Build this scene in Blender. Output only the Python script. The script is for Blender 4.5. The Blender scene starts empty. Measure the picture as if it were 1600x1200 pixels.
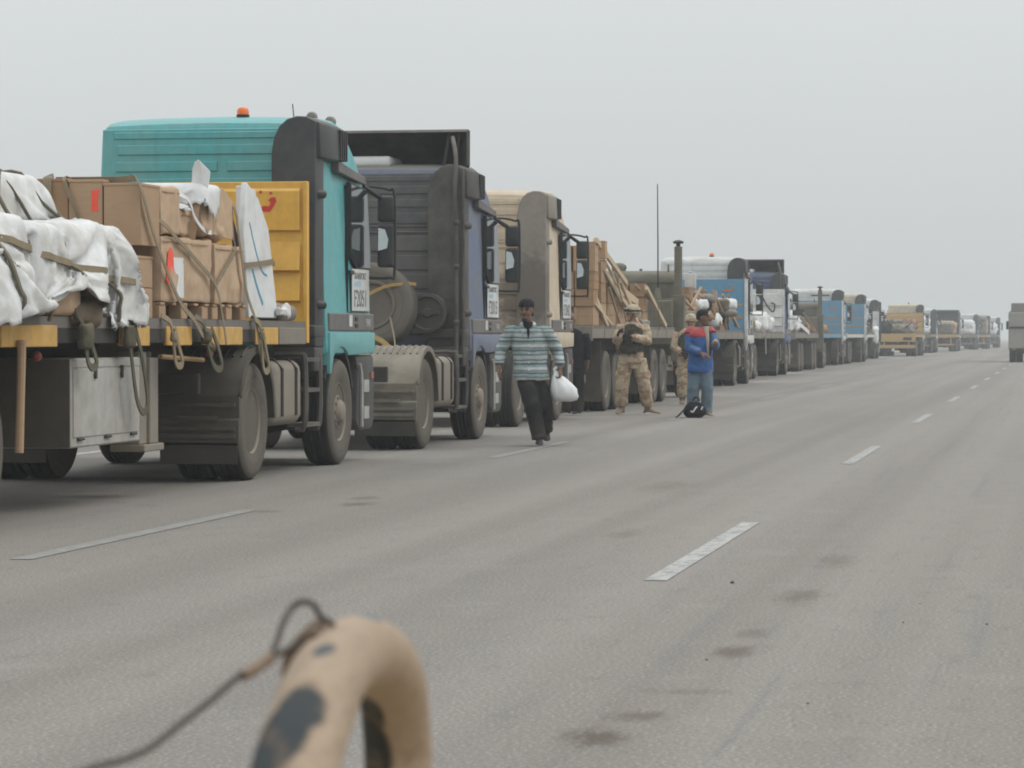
import bpy, bmesh, math, random
from mathutils import Vector, Matrix, noise
R = math.radians
rnd = random.Random(11)
scene = bpy.context.scene
COL = scene.collection

# ------------------------------------------------------------------ camera
CAM_H, YAW, PITCH = 1.33, R(10.077), R(0.895)
cd = bpy.data.cameras.new('camera')
cam = bpy.data.objects.new('camera', cd)
COL.objects.link(cam)
cam.location = (0, 0, CAM_H)
cam.rotation_euler = (R(90) - PITCH, 0, YAW)
cd.sensor_width = 36.0
cd.lens = 108.0
cd.clip_start = 0.1
cd.clip_end = 6000
cd.dof.use_dof = True
cd.dof.focus_distance = 38.0
cd.dof.aperture_fstop = 16.0
scene.camera = cam

# ------------------------------------------------------------------ world: overcast sky
SUN_AZ, SUN_EL = R(70), R(48)          # azimuth from +Y towards +X
world = bpy.data.worlds.new('World')
scene.world = world
world.use_nodes = True
nt = world.node_tree
nt.nodes.clear()
w_out = nt.nodes.new('ShaderNodeOutputWorld')
w_bg = nt.nodes.new('ShaderNodeBackground')
sky = nt.nodes.new('ShaderNodeTexSky')
sky.sky_type = 'NISHITA'
sky.sun_disc = False
sky.sun_elevation = SUN_EL
sky.sun_rotation = SUN_AZ
sky.dust_density = 4.0
tc = nt.nodes.new('ShaderNodeTexCoord')
sp = nt.nodes.new('ShaderNodeSeparateXYZ')
nt.links.new(tc.outputs['Generated'], sp.inputs[0])
mr = nt.nodes.new('ShaderNodeMapRange')      # overcast: three times brighter at the zenith than at the horizon
mr.inputs['From Min'].default_value = 0.0
mr.inputs['From Max'].default_value = 1.0
mr.inputs['To Min'].default_value = 6.2
mr.inputs['To Max'].default_value = 18.5
nt.links.new(sp.outputs['Z'], mr.inputs['Value'])
cl = nt.nodes.new('ShaderNodeTexNoise')      # faint unevenness of the cloud deck
cl.inputs['Scale'].default_value = 2.2
cl.inputs['Detail'].default_value = 3.0
nt.links.new(tc.outputs['Generated'], cl.inputs['Vector'])
cm = nt.nodes.new('ShaderNodeMapRange')
cm.inputs['To Min'].default_value = 0.94
cm.inputs['To Max'].default_value = 1.06
nt.links.new(cl.outputs['Fac'], cm.inputs['Value'])
mu = nt.nodes.new('ShaderNodeMath'); mu.operation = 'MULTIPLY'
nt.links.new(mr.outputs[0], mu.inputs[0]); nt.links.new(cm.outputs[0], mu.inputs[1])
cc = nt.nodes.new('ShaderNodeVectorMath'); cc.operation = 'SCALE'
cc.inputs[0].default_value = (0.955, 1.0, 1.012)
nt.links.new(mu.outputs[0], cc.inputs['Scale'])
mx = nt.nodes.new('ShaderNodeMix'); mx.data_type = 'RGBA'
mx.inputs['Factor'].default_value = 0.95
nt.links.new(sky.outputs[0], mx.inputs['A']); nt.links.new(cc.outputs[0], mx.inputs['B'])
nt.links.new(mx.outputs['Result'], w_bg.inputs['Color'])
w_bg.inputs['Strength'].default_value = 0.10
nt.links.new(w_bg.outputs[0], w_out.inputs[0])

sd = bpy.data.lights.new('sun', 'SUN')
sd.energy = 0.9
sd.angle = R(28)
sd.color = (1.0, 0.97, 0.93)
sun = bpy.data.objects.new('sun', sd)
COL.objects.link(sun)
sun.location = (20, 0, 40)
sun.rotation_euler = Vector((math.cos(SUN_EL) * math.sin(SUN_AZ), math.cos(SUN_EL) * math.cos(SUN_AZ), math.sin(SUN_EL))).to_track_quat('Z', 'Y').to_euler()

scene.view_settings.view_transform = 'Standard'
scene.view_settings.look = 'None'
scene.view_settings.exposure = 0.0
scene.view_settings.gamma = 1.0
scene.view_settings.use_curve_mapping = False
scene.cycles.filter_width = 1.9
scene.cycles.max_bounces = 8
scene.cycles.volume_bounces = 0
scene.cycles.use_denoising = True

# ------------------------------------------------------------------ mesh helpers
class MB:
    def __init__(s): s.v = []; s.f = []
    def add(s, vs, fs):
        b = len(s.v); s.v += [tuple(v) for v in vs]; s.f += [tuple(i + b for i in f) for f in fs]
    def box(s, x0, x1, y0, y1, z0, z1, m=None):
        vs = [Vector(p) for p in ((x0,y0,z0),(x1,y0,z0),(x1,y1,z0),(x0,y1,z0),(x0,y0,z1),(x1,y0,z1),(x1,y1,z1),(x0,y1,z1))]
        if m: vs = [m @ v for v in vs]
        s.add(vs, [(0,3,2,1),(4,5,6,7),(0,1,5,4),(1,2,6,5),(2,3,7,6),(3,0,4,7)])
    def prism(s, poly, axis, a, b):
        n = len(poly)
        def P(u, w, t): return {'x': (t,u,w), 'y': (u,t,w), 'z': (u,w,t)}[axis]
        vs = [P(u,w,a) for u,w in poly] + [P(u,w,b) for u,w in poly]
        s.add(vs, [tuple(range(n))[::-1], tuple(range(n, 2*n))] + [(i,(i+1)%n,n+(i+1)%n,n+i) for i in range(n)])
    def loft(s, rings, cap=True, closed=True):
        n = len(rings[0]); b = len(s.v)
        for r in rings: s.v += [tuple(p) for p in r]
        for k in range(len(rings)-1):
            for i in range(n if closed else n-1):
                j = (i+1) % n
                s.f.append((b+k*n+i, b+k*n+j, b+(k+1)*n+j, b+(k+1)*n+i))
        if cap and closed:
            s.f.append(tuple(b+i for i in range(n))[::-1]); e = b+(len(rings)-1)*n
            s.f.append(tuple(e+i for i in range(n)))
    def frames(s, pts, hint=None):
        pts = [Vector(p) for p in pts]; out = []; nrm = None
        for i, p in enumerate(pts):
            t = (pts[min(i+1,len(pts)-1)] - pts[max(i-1,0)]).normalized()
            if nrm is None:
                h = Vector(hint) if hint else (Vector((0,0,1)) if abs(t.z) < .9 else Vector((0,1,0)))
            else: h = Vector(hint) if hint else nrm
            nrm = h - t*h.dot(t)
            if nrm.length < 1e-5: nrm = t.orthogonal()
            nrm.normalize(); out.append((p, t, nrm, t.cross(nrm)))
        return out
    def tube(s, pts, r, seg=8, flat=1.0, hint=None, cap=True):
        rs = r if isinstance(r, (list, tuple)) else [r]*len(pts); rings = []
        for (p,t,n,b), q in zip(s.frames(pts, hint), rs):
            qa, qb = q if isinstance(q, (list,tuple)) else (q, q*flat)
            rings.append([p + n*(qb*math.sin(a)) + b*(qa*math.cos(a)) for a in (2*math.pi*k/seg for k in range(seg))])
        s.loft(rings, cap)
    def ribbon(s, pts, w, t, hint):
        rings = []
        for p,tg,n,b in s.frames(pts, hint):
            rings.append([p+b*w/2+n*t/2, p-b*w/2+n*t/2, p-b*w/2-n*t/2, p+b*w/2-n*t/2])
        s.loft(rings)
    def lathe(s, prof, axis='x', c=(0,0,0), seg=24):
        rings = []
        for r, h in prof:
            ring = []
            for k in range(seg):
                a = 2*math.pi*k/seg; u, w = r*math.cos(a), r*math.sin(a)
                p = {'x': (h,u,w), 'y': (w,h,u), 'z': (u,w,h)}[axis]
                ring.append((p[0]+c[0], p[1]+c[1], p[2]+c[2]))
            rings.append(ring)
        s.loft(rings)
    def ell(s, c, r, seg=14, rng=8, m=None):
        rings = []
        for j in range(rng+1):
            ph = -math.pi/2 + math.pi*j/rng; q = max(math.cos(ph), .02)
            ring = []
            for k in range(seg):
                a = 2*math.pi*k/seg
                p = Vector((r[0]*q*math.cos(a), r[1]*q*math.sin(a), r[2]*math.sin(ph)))
                if m: p = m @ p
                ring.append(p + Vector(c))
            rings.append(ring)
        s.loft(rings)
    def mesh(s, name, bev=0, seg=1, ang=35, smooth=True, weld=False):
        bm = bmesh.new()
        vs = [bm.verts.new(v) for v in s.v]
        for f in s.f:
            try: bm.faces.new([vs[i] for i in f])
            except ValueError: pass
        if weld: bmesh.ops.remove_doubles(bm, verts=bm.verts, dist=1e-4)
        bmesh.ops.recalc_face_normals(bm, faces=bm.faces)
        if bev:
            es = [e for e in bm.edges if len(e.link_faces) == 2 and e.calc_face_angle(0) > R(30)]
            bmesh.ops.bevel(bm, geom=es, offset=bev, segments=seg, profile=.5, affect='EDGES', clamp_overlap=True)
        me = bpy.data.meshes.new(name); bm.to_mesh(me); bm.free()
        if smooth:
            me.polygons.foreach_set('use_smooth', [True]*len(me.polygons))
            me.set_sharp_from_angle(angle=R(ang))
        return me

CACHE = {}
def link(name, me, mat, parent=None):
    o = bpy.data.objects.new(name, me); COL.objects.link(o)
    if not me.materials: me.materials.append(None)
    o.material_slots[0].link = 'OBJECT'; o.material_slots[0].material = mat
    if parent: o.parent = parent
    return o
def part(name, mat, parent, fn, key=None, bev=0, seg=1, ang=35, loc=None, rz=0, weld=False):
    if key and key in CACHE: me = CACHE[key]
    else:
        mb = MB(); fn(mb); me = mb.mesh(name, bev, seg, ang, weld=weld)
        if key: CACHE[key] = me
    o = link(name, me, mat, parent)
    if loc: o.location = loc
    if rz: o.rotation_euler.z = rz
    return o
def empty(name, loc=(0,0,0), rz=0, parent=None):
    o = bpy.data.objects.new(name, None); COL.objects.link(o)
    o.location = loc; o.rotation_euler = (0,0,rz); o.empty_display_size = .2
    if parent: o.parent = parent
    return o
def tag(o, label=None, cat=None, group=None, kind=None):
    if label: o['label'] = label
    if cat: o['category'] = cat
    if group: o['group'] = group
    if kind: o['kind'] = kind
    return o
def thing(name, label, cat, loc, rz=0, group=None):
    return tag(empty(name, loc, rz), label, cat, group)
def smooth_path(pts, n=6):
    P = [Vector(p) for p in pts]; P = [2*P[0]-P[1]] + P + [2*P[-1]-P[-2]]; out = []
    for i in range(1, len(P)-2):
        for k in range(n):
            t = k/n; a,b,c,d = P[i-1],P[i],P[i+1],P[i+2]
            out.append(.5*((2*b)+(c-a)*t+(2*a-5*b+4*c-d)*t*t+(3*b-a-3*c+d)*t**3))
    out.append(P[-2]); return out

# ------------------------------------------------------------------ materials
def nodes(name):
    m = bpy.data.materials.new(name); m.use_nodes = True
    t = m.node_tree; b = t.nodes['Principled BSDF']
    return m, t, b
def N(t, kind, **kw):
    n = t.nodes.new(kind)
    for k, v in kw.items():
        if k.startswith('i_'): n.inputs[k[2:].replace('_', ' ')].default_value = v
        else: setattr(n, k, v)
    return n
def math_(t, op, a, b=None, c=None, clamp=False):
    n = t.nodes.new('ShaderNodeMath'); n.operation = op; n.use_clamp = clamp
    for i, x in enumerate((a, b, c)):
        if x is None: continue
        if isinstance(x, (int, float)): n.inputs[i].default_value = x
        else: t.links.new(x, n.inputs[i])
    return n.outputs[0]
def mix_(t, f, a, b):
    n = t.nodes.new('ShaderNodeMix'); n.data_type = 'RGBA'
    for k, x in (('Factor', f), ('A', a), ('B', b)):
        if isinstance(x, (int, float)): n.inputs[k].default_value = x
        elif isinstance(x, tuple): n.inputs[k].default_value = (*x[:3], 1)
        else: t.links.new(x, n.inputs[k])
    return n.outputs['Result']
def noise_(t, vec, scale, detail=4, rough=.55, dist=0):
    n = t.nodes.new('ShaderNodeTexNoise')
    n.inputs['Scale'].default_value = scale; n.inputs['Detail'].default_value = detail
    n.inputs['Roughness'].default_value = rough; n.inputs['Distortion'].default_value = dist
    t.links.new(vec, n.inputs['Vector']); return n.outputs['Fac']
def mapping(t, vec, scale=(1,1,1), loc=(0,0,0)):
    n = t.nodes.new('ShaderNodeMapping'); n.inputs['Scale'].default_value = scale; n.inputs['Location'].default_value = loc
    t.links.new(vec, n.inputs['Vector']); return n.outputs[0]
def step_(t, v, a, b):
    n = t.nodes.new('ShaderNodeMapRange'); n.interpolation_type = 'SMOOTHSTEP'
    n.inputs['From Min'].default_value = a; n.inputs['From Max'].default_value = b
    t.links.new(v, n.inputs['Value']); return n.outputs[0]
def coords(t, seeded=True):
    tc = t.nodes.new('ShaderNodeTexCoord'); v = tc.outputs['Object']
    if not seeded: return v
    oi = t.nodes.new('ShaderNodeObjectInfo')
    ad = t.nodes.new('ShaderNodeVectorMath'); ad.operation = 'ADD'
    sc = t.nodes.new('ShaderNodeVectorMath'); sc.operation = 'SCALE'; sc.inputs[0].default_value = (7.3, 3.1, 5.7)
    t.links.new(oi.outputs['Random'], sc.inputs['Scale'])
    t.links.new(v, ad.inputs[0]); t.links.new(sc.outputs[0], ad.inputs[1])
    return ad.outputs[0]
DUST = (0.255, 0.215, 0.165)
def paint(name, rgb, rough=.45, dust=.25, low=.35, metal=0., var=.12, bump=0., bscale=40, spec=.4, dustcol=DUST, stretch=(1,1,1), lowtop=2.0, scale=2.2, soot=None, updust=.3, streak=.22):
    """painted, plastic, cloth or rubber surface with road dust that thickens towards the wheels"""
    m, t, b = nodes(name)
    v = coords(t); raw = coords(t, False)
    n1 = noise_(t, mapping(t, v, stretch), scale, 7, .62)
    n2 = noise_(t, v, 9, 5, .6)
    col = mix_(t, step_(t, n2, .3, .75), tuple(c*(1-var) for c in rgb), tuple(min(1, c*(1+var)) for c in rgb))
    sx = N(t, 'ShaderNodeSeparateXYZ'); t.links.new(raw, sx.inputs[0])
    lowf = math_(t, 'MULTIPLY', step_(t, math_(t, 'ADD', sx.outputs['Z'], math_(t, 'MULTIPLY', n2, .5)), lowtop+.3, .3), low)
    st_ = noise_(t, mapping(t, v, (7, 7, .55)), 1.6, 5, .6)
    col = mix_(t, math_(t, 'MULTIPLY', step_(t, st_, .48, .75), streak), col, tuple(c*.55 + .02 for c in rgb))
    ge = N(t, 'ShaderNodeNewGeometry'); sn = N(t, 'ShaderNodeSeparateXYZ'); t.links.new(ge.outputs['Normal'], sn.inputs[0])
    upf = math_(t, 'MULTIPLY', step_(t, math_(t, 'ADD', sn.outputs['Z'], math_(t, 'MULTIPLY', math_(t, 'SUBTRACT', n1, .5), .6)), .25, .85), updust)
    f = math_(t, 'ADD', math_(t, 'MULTIPLY', step_(t, n1, .3, .72), dust), math_(t, 'ADD', lowf, upf), clamp=True)
    col = mix_(t, f, col, dustcol)
    if soot:
        (cx, cy, cz), (rx, ry, rz), amt = soot
        mp = N(t, 'ShaderNodeVectorMath', operation='SUBTRACT'); t.links.new(raw, mp.inputs[0]); mp.inputs[1].default_value = (cx, cy, cz)
        dv = N(t, 'ShaderNodeVectorMath', operation='DIVIDE'); t.links.new(mp.outputs[0], dv.inputs[0]); dv.inputs[1].default_value = (rx, ry, rz)
        ln = N(t, 'ShaderNodeVectorMath', operation='LENGTH'); t.links.new(dv.outputs[0], ln.inputs[0])
        d = math_(t, 'ADD', ln.outputs['Value'], math_(t, 'MULTIPLY', math_(t, 'SUBTRACT', n2, .5), 1.0))
        col = mix_(t, math_(t, 'MULTIPLY', step_(t, d, 1.05, .5), amt), col, (.10, .085, .07))
    t.links.new(col, b.inputs['Base Color'])
    t.links.new(mix_(t, f, (rough,)*3, (.9,)*3), b.inputs['Roughness'])
    b.inputs['Metallic'].default_value = metal
    b.inputs['Specular IOR Level'].default_value = spec
    if bump:
        bp = N(t, 'ShaderNodeBump'); bp.inputs['Strength'].default_value = bump; bp.inputs['Distance'].default_value = .02
        t.links.new(noise_(t, v, bscale, 4), bp.inputs['Height']); t.links.new(bp.outputs[0], b.inputs['Normal'])
    return m
def plain(name, rgb, rough=.6, metal=0., spec=.4, emit=None):
    m, t, b = nodes(name)
    v = coords(t); n = noise_(t, v, 14, 4)
    t.links.new(mix_(t, n, tuple(c*.86 for c in rgb), tuple(min(1, c*1.12) for c in rgb)), b.inputs['Base Color'])
    b.inputs['Roughness'].default_value = rough; b.inputs['Metallic'].default_value = metal; b.inputs['Specular IOR Level'].default_value = spec
    return m
def wood(name, rgb, dark=.72):
    m, t, b = nodes(name)
    v = coords(t)
    g = noise_(t, mapping(t, v, (2, 2, 24)), 3, 6, .6, .4)
    k = noise_(t, v, 1.6, 3)
    s = noise_(t, v, 11, 5, .7)
    col = mix_(t, g, tuple(c*dark for c in rgb), rgb)
    col = mix_(t, math_(t, 'MULTIPLY', step_(t, k, .35, .75), .45), col, tuple(c*.62 for c in rgb))
    col = mix_(t, math_(t, 'MULTIPLY', step_(t, s, .62, .72), .5), col, tuple(c*.4 for c in rgb))
    t.links.new(col, b.inputs['Base Color']); b.inputs['Roughness'].default_value = .85; b.inputs['Specular IOR Level'].default_value = .2
    return m
def camo(name, cols, scale=7):
    m, t, b = nodes(name)
    v = coords(t)
    a = noise_(t, mapping(t, v, (1, 1, 1.6)), scale, 3, .5, .6)
    c = noise_(t, mapping(t, v, (1, 1, 1.8), (5, 3, 1)), scale*1.25, 3, .5, .6)
    col = mix_(t, step_(t, a, .52, .545), cols[0], cols[1])
    col = mix_(t, step_(t, c, .58, .60), col, cols[2])
    t.links.new(col, b.inputs['Base Color']); b.inputs['Roughness'].default_value = .9; b.inputs['Specular IOR Level'].default_value = .15
    bp = N(t, 'ShaderNodeBump'); bp.inputs['Strength'].default_value = .5; bp.inputs['Distance'].default_value = .02
    t.links.new(noise_(t, v, 14, 3), bp.inputs['Height']); t.links.new(bp.outputs[0], b.inputs['Normal'])
    return m
def striped(name, bands, period):
    """knitted shirt with horizontal bands repeating up the body"""
    m, t, b = nodes(name)
    v = coords(t, False); sx = N(t, 'ShaderNodeSeparateXYZ'); t.links.new(v, sx.inputs[0])
    z = math_(t, 'ADD', sx.outputs['Z'], math_(t, 'MULTIPLY', noise_(t, v, 6, 2), .035))
    fr = math_(t, 'FRACT', math_(t, 'DIVIDE', z, period))
    cr = t.nodes.new('ShaderNodeValToRGB'); cr.color_ramp.interpolation = 'CONSTANT'
    e = cr.color_ramp.elements
    for i, (p, c) in enumerate(bands):
        el = e[i] if i < 2 else e.new(p)
        el.position = p; el.color = (*c, 1)
    t.links.new(fr, cr.inputs[0])
    fuzz = noise_(t, mapping(t, v, (1, 1, 2.5)), 45, 3)
    col = mix_(t, math_(t, 'MULTIPLY', step_(t, fuzz, .5, .75), .45), cr.outputs[0], (.16, .2, .2))
    t.links.new(col, b.inputs['Base Color']); b.inputs['Roughness'].default_value = .95; b.inputs['Specular IOR Level'].default_value = .1
    return m

def tyre_mat(name, side, tread):
    m, t, b = nodes(name); v = coords(t, False); vs = coords(t)
    sx = N(t, 'ShaderNodeSeparateXYZ'); t.links.new(v, sx.inputs[0])
    r = math_(t, 'SQRT', math_(t, 'ADD', math_(t, 'MULTIPLY', sx.outputs['Y'], sx.outputs['Y']), math_(t, 'MULTIPLY', sx.outputs['Z'], sx.outputs['Z'])))
    n = noise_(t, vs, 5, 6, .65); n2 = noise_(t, vs, 24, 4, .6)
    wall = math_(t, 'ADD', step_(t, r, .535, .515), math_(t, 'MULTIPLY', math_(t, 'SUBTRACT', n, .5), .6), clamp=True)
    f = math_(t, 'MULTIPLY', wall, math_(t, 'ADD', .55, math_(t, 'MULTIPLY', n2, .5)), clamp=True)
    ring = math_(t, 'MULTIPLY', step_(t, math_(t, 'ABSOLUTE', math_(t, 'SUBTRACT', r, .405)), .012, .0), .35)
    col = mix_(t, f, tread, side); col = mix_(t, ring, col, (.05,.046,.042))
    t.links.new(col, b.inputs['Base Color']); b.inputs['Roughness'].default_value = .9; b.inputs['Specular IOR Level'].default_value = .15
    bp = N(t, 'ShaderNodeBump'); bp.inputs['Strength'].default_value = .4; bp.inputs['Distance'].default_value = .01
    t.links.new(n2, bp.inputs['Height']); t.links.new(bp.outputs[0], b.inputs['Normal'])
    return m
TYRE = tyre_mat('tyre_rubber', (.138, .121, .101), (.030, .032, .029))
RIM = paint('rim_steel', (.20, .18, .155), .6, .6, .3, metal=.2)
CHASSIS = paint('chassis_black', (.030,.029,.028), .75, .32, .28, spec=.2, dustcol=(.105,.09,.072))
PLASTIC = paint('dark_plastic', (.032, .036, .040), .55, .12, .1, spec=.3)
PLASTIC_D = paint('dusty_plastic', (.05, .05, .05), .7, .65, .3, spec=.25, dustcol=(.15, .135, .115))
BAND = paint('grey_band', (.095, .095, .10), .6, .35, .2)
FENDER = paint('mudguard_plastic', (.050,.046,.040), .8, .55, .4, spec=.2, dustcol=(.118,.103,.083))
FENDER_D = paint('dusty_mudguard', (.11, .10, .085), .8, .8, .4, spec=.2, dustcol=(.255, .225, .18))
TANK = paint('dusty_tank', (.17, .16, .145), .6, .7, .4, dustcol=(.235, .2, .155))
GLASS = plain('cab_glass', (.03, .035, .04), .06, 0, .8)
MIRROR = plain('mirror_glass', (.42, .46, .46), .12, 1.0)
RUBBER = plain('black_rubber', (.02, .02, .02), .6)
AMBER = plain('amber_lens', (.75, .16, .03), .25)
REDLENS = paint('dusty_red_lens', (.32, .035, .03), .4, .45, .25)
ORANGEP = plain('orange_paint', (.52, .17, .045), .7)
WHITE = paint('white_sheet', (.66, .67, .67), .55, .22, 0., var=.05, bump=.15, bscale=12, updust=.1)
WHITEP = paint('white_paint', (.60, .61, .60), .5, .35, .25)
CHROME = paint('dusty_bright_metal', (.5, .5, .5), .4, .3, .2, metal=.5)
WOOD = wood('crate_wood', (.46, .31, .195))
GREYWOOD = wood('weathered_wood', (.29, .235, .175))
PALEWOOD = wood('pale_timber', (.56, .44, .30))
WOOD_D = wood('dark_crate_wood', (.37, .235, .135))
CARD = paint('brown_cardboard', (.47, .335, .225), .85, .08, 0., var=.1, spec=.15, bump=.15, bscale=12, dustcol=(.3, .2, .13))
DECKWOOD = wood('deck_wood', (.19, .17, .15))
STRAP = paint('tan_webbing', (.23, .185, .12), .9, .25, 0., spec=.1, bump=.3, bscale=90)
STRAP_D = paint('olive_webbing', (.085, .08, .055), .9, .3, 0., spec=.1, bump=.3, bscale=90)
STRAP_Y = paint('yellow_webbing', (.36, .24, .07), .9, .3, 0., spec=.1)
ROPE = paint('grey_rope', (.12, .115, .10), .95, .2, 0., spec=.1)
ORANGE = plain('orange_marking', (.80, .10, .06), .8)
REDPAINT = plain('red_paint', (.50, .03, .03), .7)
BLUEINK = plain('blue_ink', (.05, .27, .40), .7)
BLACKINK = plain('black_ink', (.03, .03, .035), .8)
GREYINK = plain('grey_ink', (.14, .15, .16), .8)
PALEINK = plain('faded_blue_ink', (.30, .45, .55), .8)
TARP = paint('white_tarpaulin', (.62, .625, .625), .5, .55, 0., var=.08, bump=.35, bscale=16, dustcol=(.37, .335, .28), scale=3.6, updust=.0, streak=.12)
OLIVE = paint('olive_paint', (.115, .108, .082), .75, .35, .25, spec=.2, dustcol=(.2, .18, .135))
STEEL = paint('rusty_steel', (.16, .13, .10), .7, .4, .3, metal=.3)
# ------------------------------------------------------------------ ground, road, markings, haze
def asphalt():
    m, t, b = nodes('worn_asphalt')
    tc = N(t, 'ShaderNodeTexCoord'); v = tc.outputs['Object']
    sx = N(t, 'ShaderNodeSeparateXYZ'); t.links.new(v, sx.inputs[0])
    big = noise_(t, mapping(t, v, (.35, .05, 1)), 1.0, 5, .6)
    lanes = noise_(t, mapping(t, v, (1.1, .008, 1)), 1.0, 3, .5)
    track = noise_(t, mapping(t, v, (6.5, .12, 1)), 1.0, 5, .65)
    blot = noise_(t, v, 1.3, 6, .65)
    grit = noise_(t, v, 55, 3, .75)
    grit2 = noise_(t, v, 17, 4, .7)
    mott = noise_(t, mapping(t, v, (1, .35, 1)), 5.5, 6, .75)
    smear = noise_(t, mapping(t, v, (1, .22, 1)), 14, 5, .7)
    col = mix_(t, step_(t, lanes, .3, .7), (.165, .147, .129), (.224, .203, .181))
    col = mix_(t, math_(t, 'MULTIPLY', step_(t, big, .45, .75), .55), col, (.150, .138, .124))
    col = mix_(t, math_(t, 'MULTIPLY', step_(t, mott, .52, .70), .5), col, (.135, .124, .112))
    # rubbed tyre tracks in the passing lane
    lane = math_(t, 'MULTIPLY', step_(t, sx.outputs['X'], -2.3, -1.6), .65)
    col = mix_(t, math_(t, 'MULTIPLY', step_(t, track, .54, .72), lane), col, (.145, .142, .138))
    col = mix_(t, math_(t, 'MULTIPLY', step_(t, blot, .54, .72), .26), col, (.262, .243, .222))
    col = mix_(t, math_(t, 'MULTIPLY', step_(t, grit, .52, .68), .85), col, (.115, .112, .108))
    col = mix_(t, math_(t, 'MULTIPLY', step_(t, grit, .47, .33), .65), col, (.40, .385, .36))
    col = mix_(t, math_(t, 'MULTIPLY', step_(t, grit2, .60, .74), .40), col, (.13, .126, .12))
    # oil and rubber stains on the lanes, broad dark patches under the first three tractors
    for (x, y, rx, ry, k) in STAINS_AND_PATCHES:
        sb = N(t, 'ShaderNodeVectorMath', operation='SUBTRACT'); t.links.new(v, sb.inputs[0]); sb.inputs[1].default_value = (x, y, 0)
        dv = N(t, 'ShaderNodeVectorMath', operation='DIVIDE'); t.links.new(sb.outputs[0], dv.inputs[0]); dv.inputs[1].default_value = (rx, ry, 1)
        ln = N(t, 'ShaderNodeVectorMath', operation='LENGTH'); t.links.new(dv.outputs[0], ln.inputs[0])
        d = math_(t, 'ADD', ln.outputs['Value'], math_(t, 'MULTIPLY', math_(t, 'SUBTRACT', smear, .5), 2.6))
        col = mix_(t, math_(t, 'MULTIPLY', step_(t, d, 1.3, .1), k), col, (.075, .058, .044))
    t.links.new(col, b.inputs['Base Color'])
    b.inputs['Roughness'].default_value = .9; b.inputs['Specular IOR Level'].default_value = .18
    bp = N(t, 'ShaderNodeBump'); bp.inputs['Strength'].default_value = .35; bp.inputs['Distance'].default_value = .008
    t.links.new(grit, bp.inputs['Height']); t.links.new(bp.outputs[0], b.inputs['Normal'])
    return m
STAINS_AND_PATCHES = [(-1.50, 10.05, .13, .30, .8), (-1.44, 10.65, .12, .16, .55), (-1.34, 12.9, .11, .32, .6), (-1.33, 13.7, .09, .25, .35),
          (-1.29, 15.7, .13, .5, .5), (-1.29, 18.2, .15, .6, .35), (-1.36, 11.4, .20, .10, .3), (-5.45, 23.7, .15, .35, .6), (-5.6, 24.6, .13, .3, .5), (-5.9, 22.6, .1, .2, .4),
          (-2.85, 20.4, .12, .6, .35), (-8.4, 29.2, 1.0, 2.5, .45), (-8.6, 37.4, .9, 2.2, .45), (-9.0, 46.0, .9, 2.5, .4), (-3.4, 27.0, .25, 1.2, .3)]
def sheet(name, x0, x1, y0, y1, z, mat, nx=1, ny=1, kind='structure'):
    mb = MB()
    for i in range(ny):
        for j in range(nx):
            a, b_ = x0+(x1-x0)*j/nx, x0+(x1-x0)*(j+1)/nx; c, d = y0+(y1-y0)*i/ny, y0+(y1-y0)*(i+1)/ny
            mb.add([(a,c,z),(b_,c,z),(b_,d,z),(a,d,z)], [(0,1,2,3)])
    o = link(name, mb.mesh(name, weld=True), mat); tag(o, kind=kind); return o
SAND = paint('desert_sand', (.40, .34, .26), .95, .3, 0., var=.1, spec=.1, scale=.15)
sheet('ground', -1500, 1500, -300, 1700, -.12, SAND)
ROADM = asphalt()
part('road', ROADM, None, lambda mb: mb.box(-13.2, 5.2, -200, 1690, -.3, 0)); tag(bpy.data.objects['road'], kind='structure')
def lane_paint(name='worn_line_paint', lo=.44, hi=.62, amt=.85, white=(.365, .36, .345)):
    m, t, b = nodes(name)
    v = coords(t)
    n = noise_(t, mapping(t, v, (1.6, .8, 1)), 9, 6, .75); g = noise_(t, v, 45, 3, .7)
    f = math_(t, 'ADD', step_(t, n, lo, hi), math_(t, 'MULTIPLY', step_(t, g, .5, .7), .55), clamp=True)
    col = mix_(t, math_(t, 'MULTIPLY', f, amt), white, (.21, .204, .194))
    t.links.new(col, b.inputs['Base Color']); b.inputs['Roughness'].default_value = .85; b.inputs['Specular IOR Level'].default_value = .2
    return m
LINE = lane_paint()
LINE_W = lane_paint('nearly_gone_line_paint', .30, .58, .9, (.285, .275, .258))
LINE_F = lane_paint('faded_line_paint', .42, .62, .85, (.33, .325, .31))
LINE_G = lane_paint('line_paint_ghost', .30, .58, .9, (.238, .224, .206))
def dash(x, y0, ln, w=.125, mat=None):
    o = part('lane_marking', mat or LINE, None, lambda mb: mb.add([(-w/2,0,0),(w/2,0,0),(w/2,ln,0),(-w/2,ln,0)], [(0,1,2,3)]), key=f'dash{ln}{w}')
    o.location = (x, y0, .004); tag(o, kind='structure')
for k in range(-1, 26):
    dash(-2.15, 16.55 + 15.45*k, 5.25, .125, LINE if k < 1 else LINE_F)
    dash(-6.07, 17.45 + 15.45*k, 5.25, .14, LINE_W if k < 1 else LINE_G)
for k in range(-2, 60): dash(-10.85, 14.0 + 12*k, 12.0, .18)
for k in range(-2, 60): dash(2.2, 14.0 + 12*k, 12.0, .18)
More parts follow.
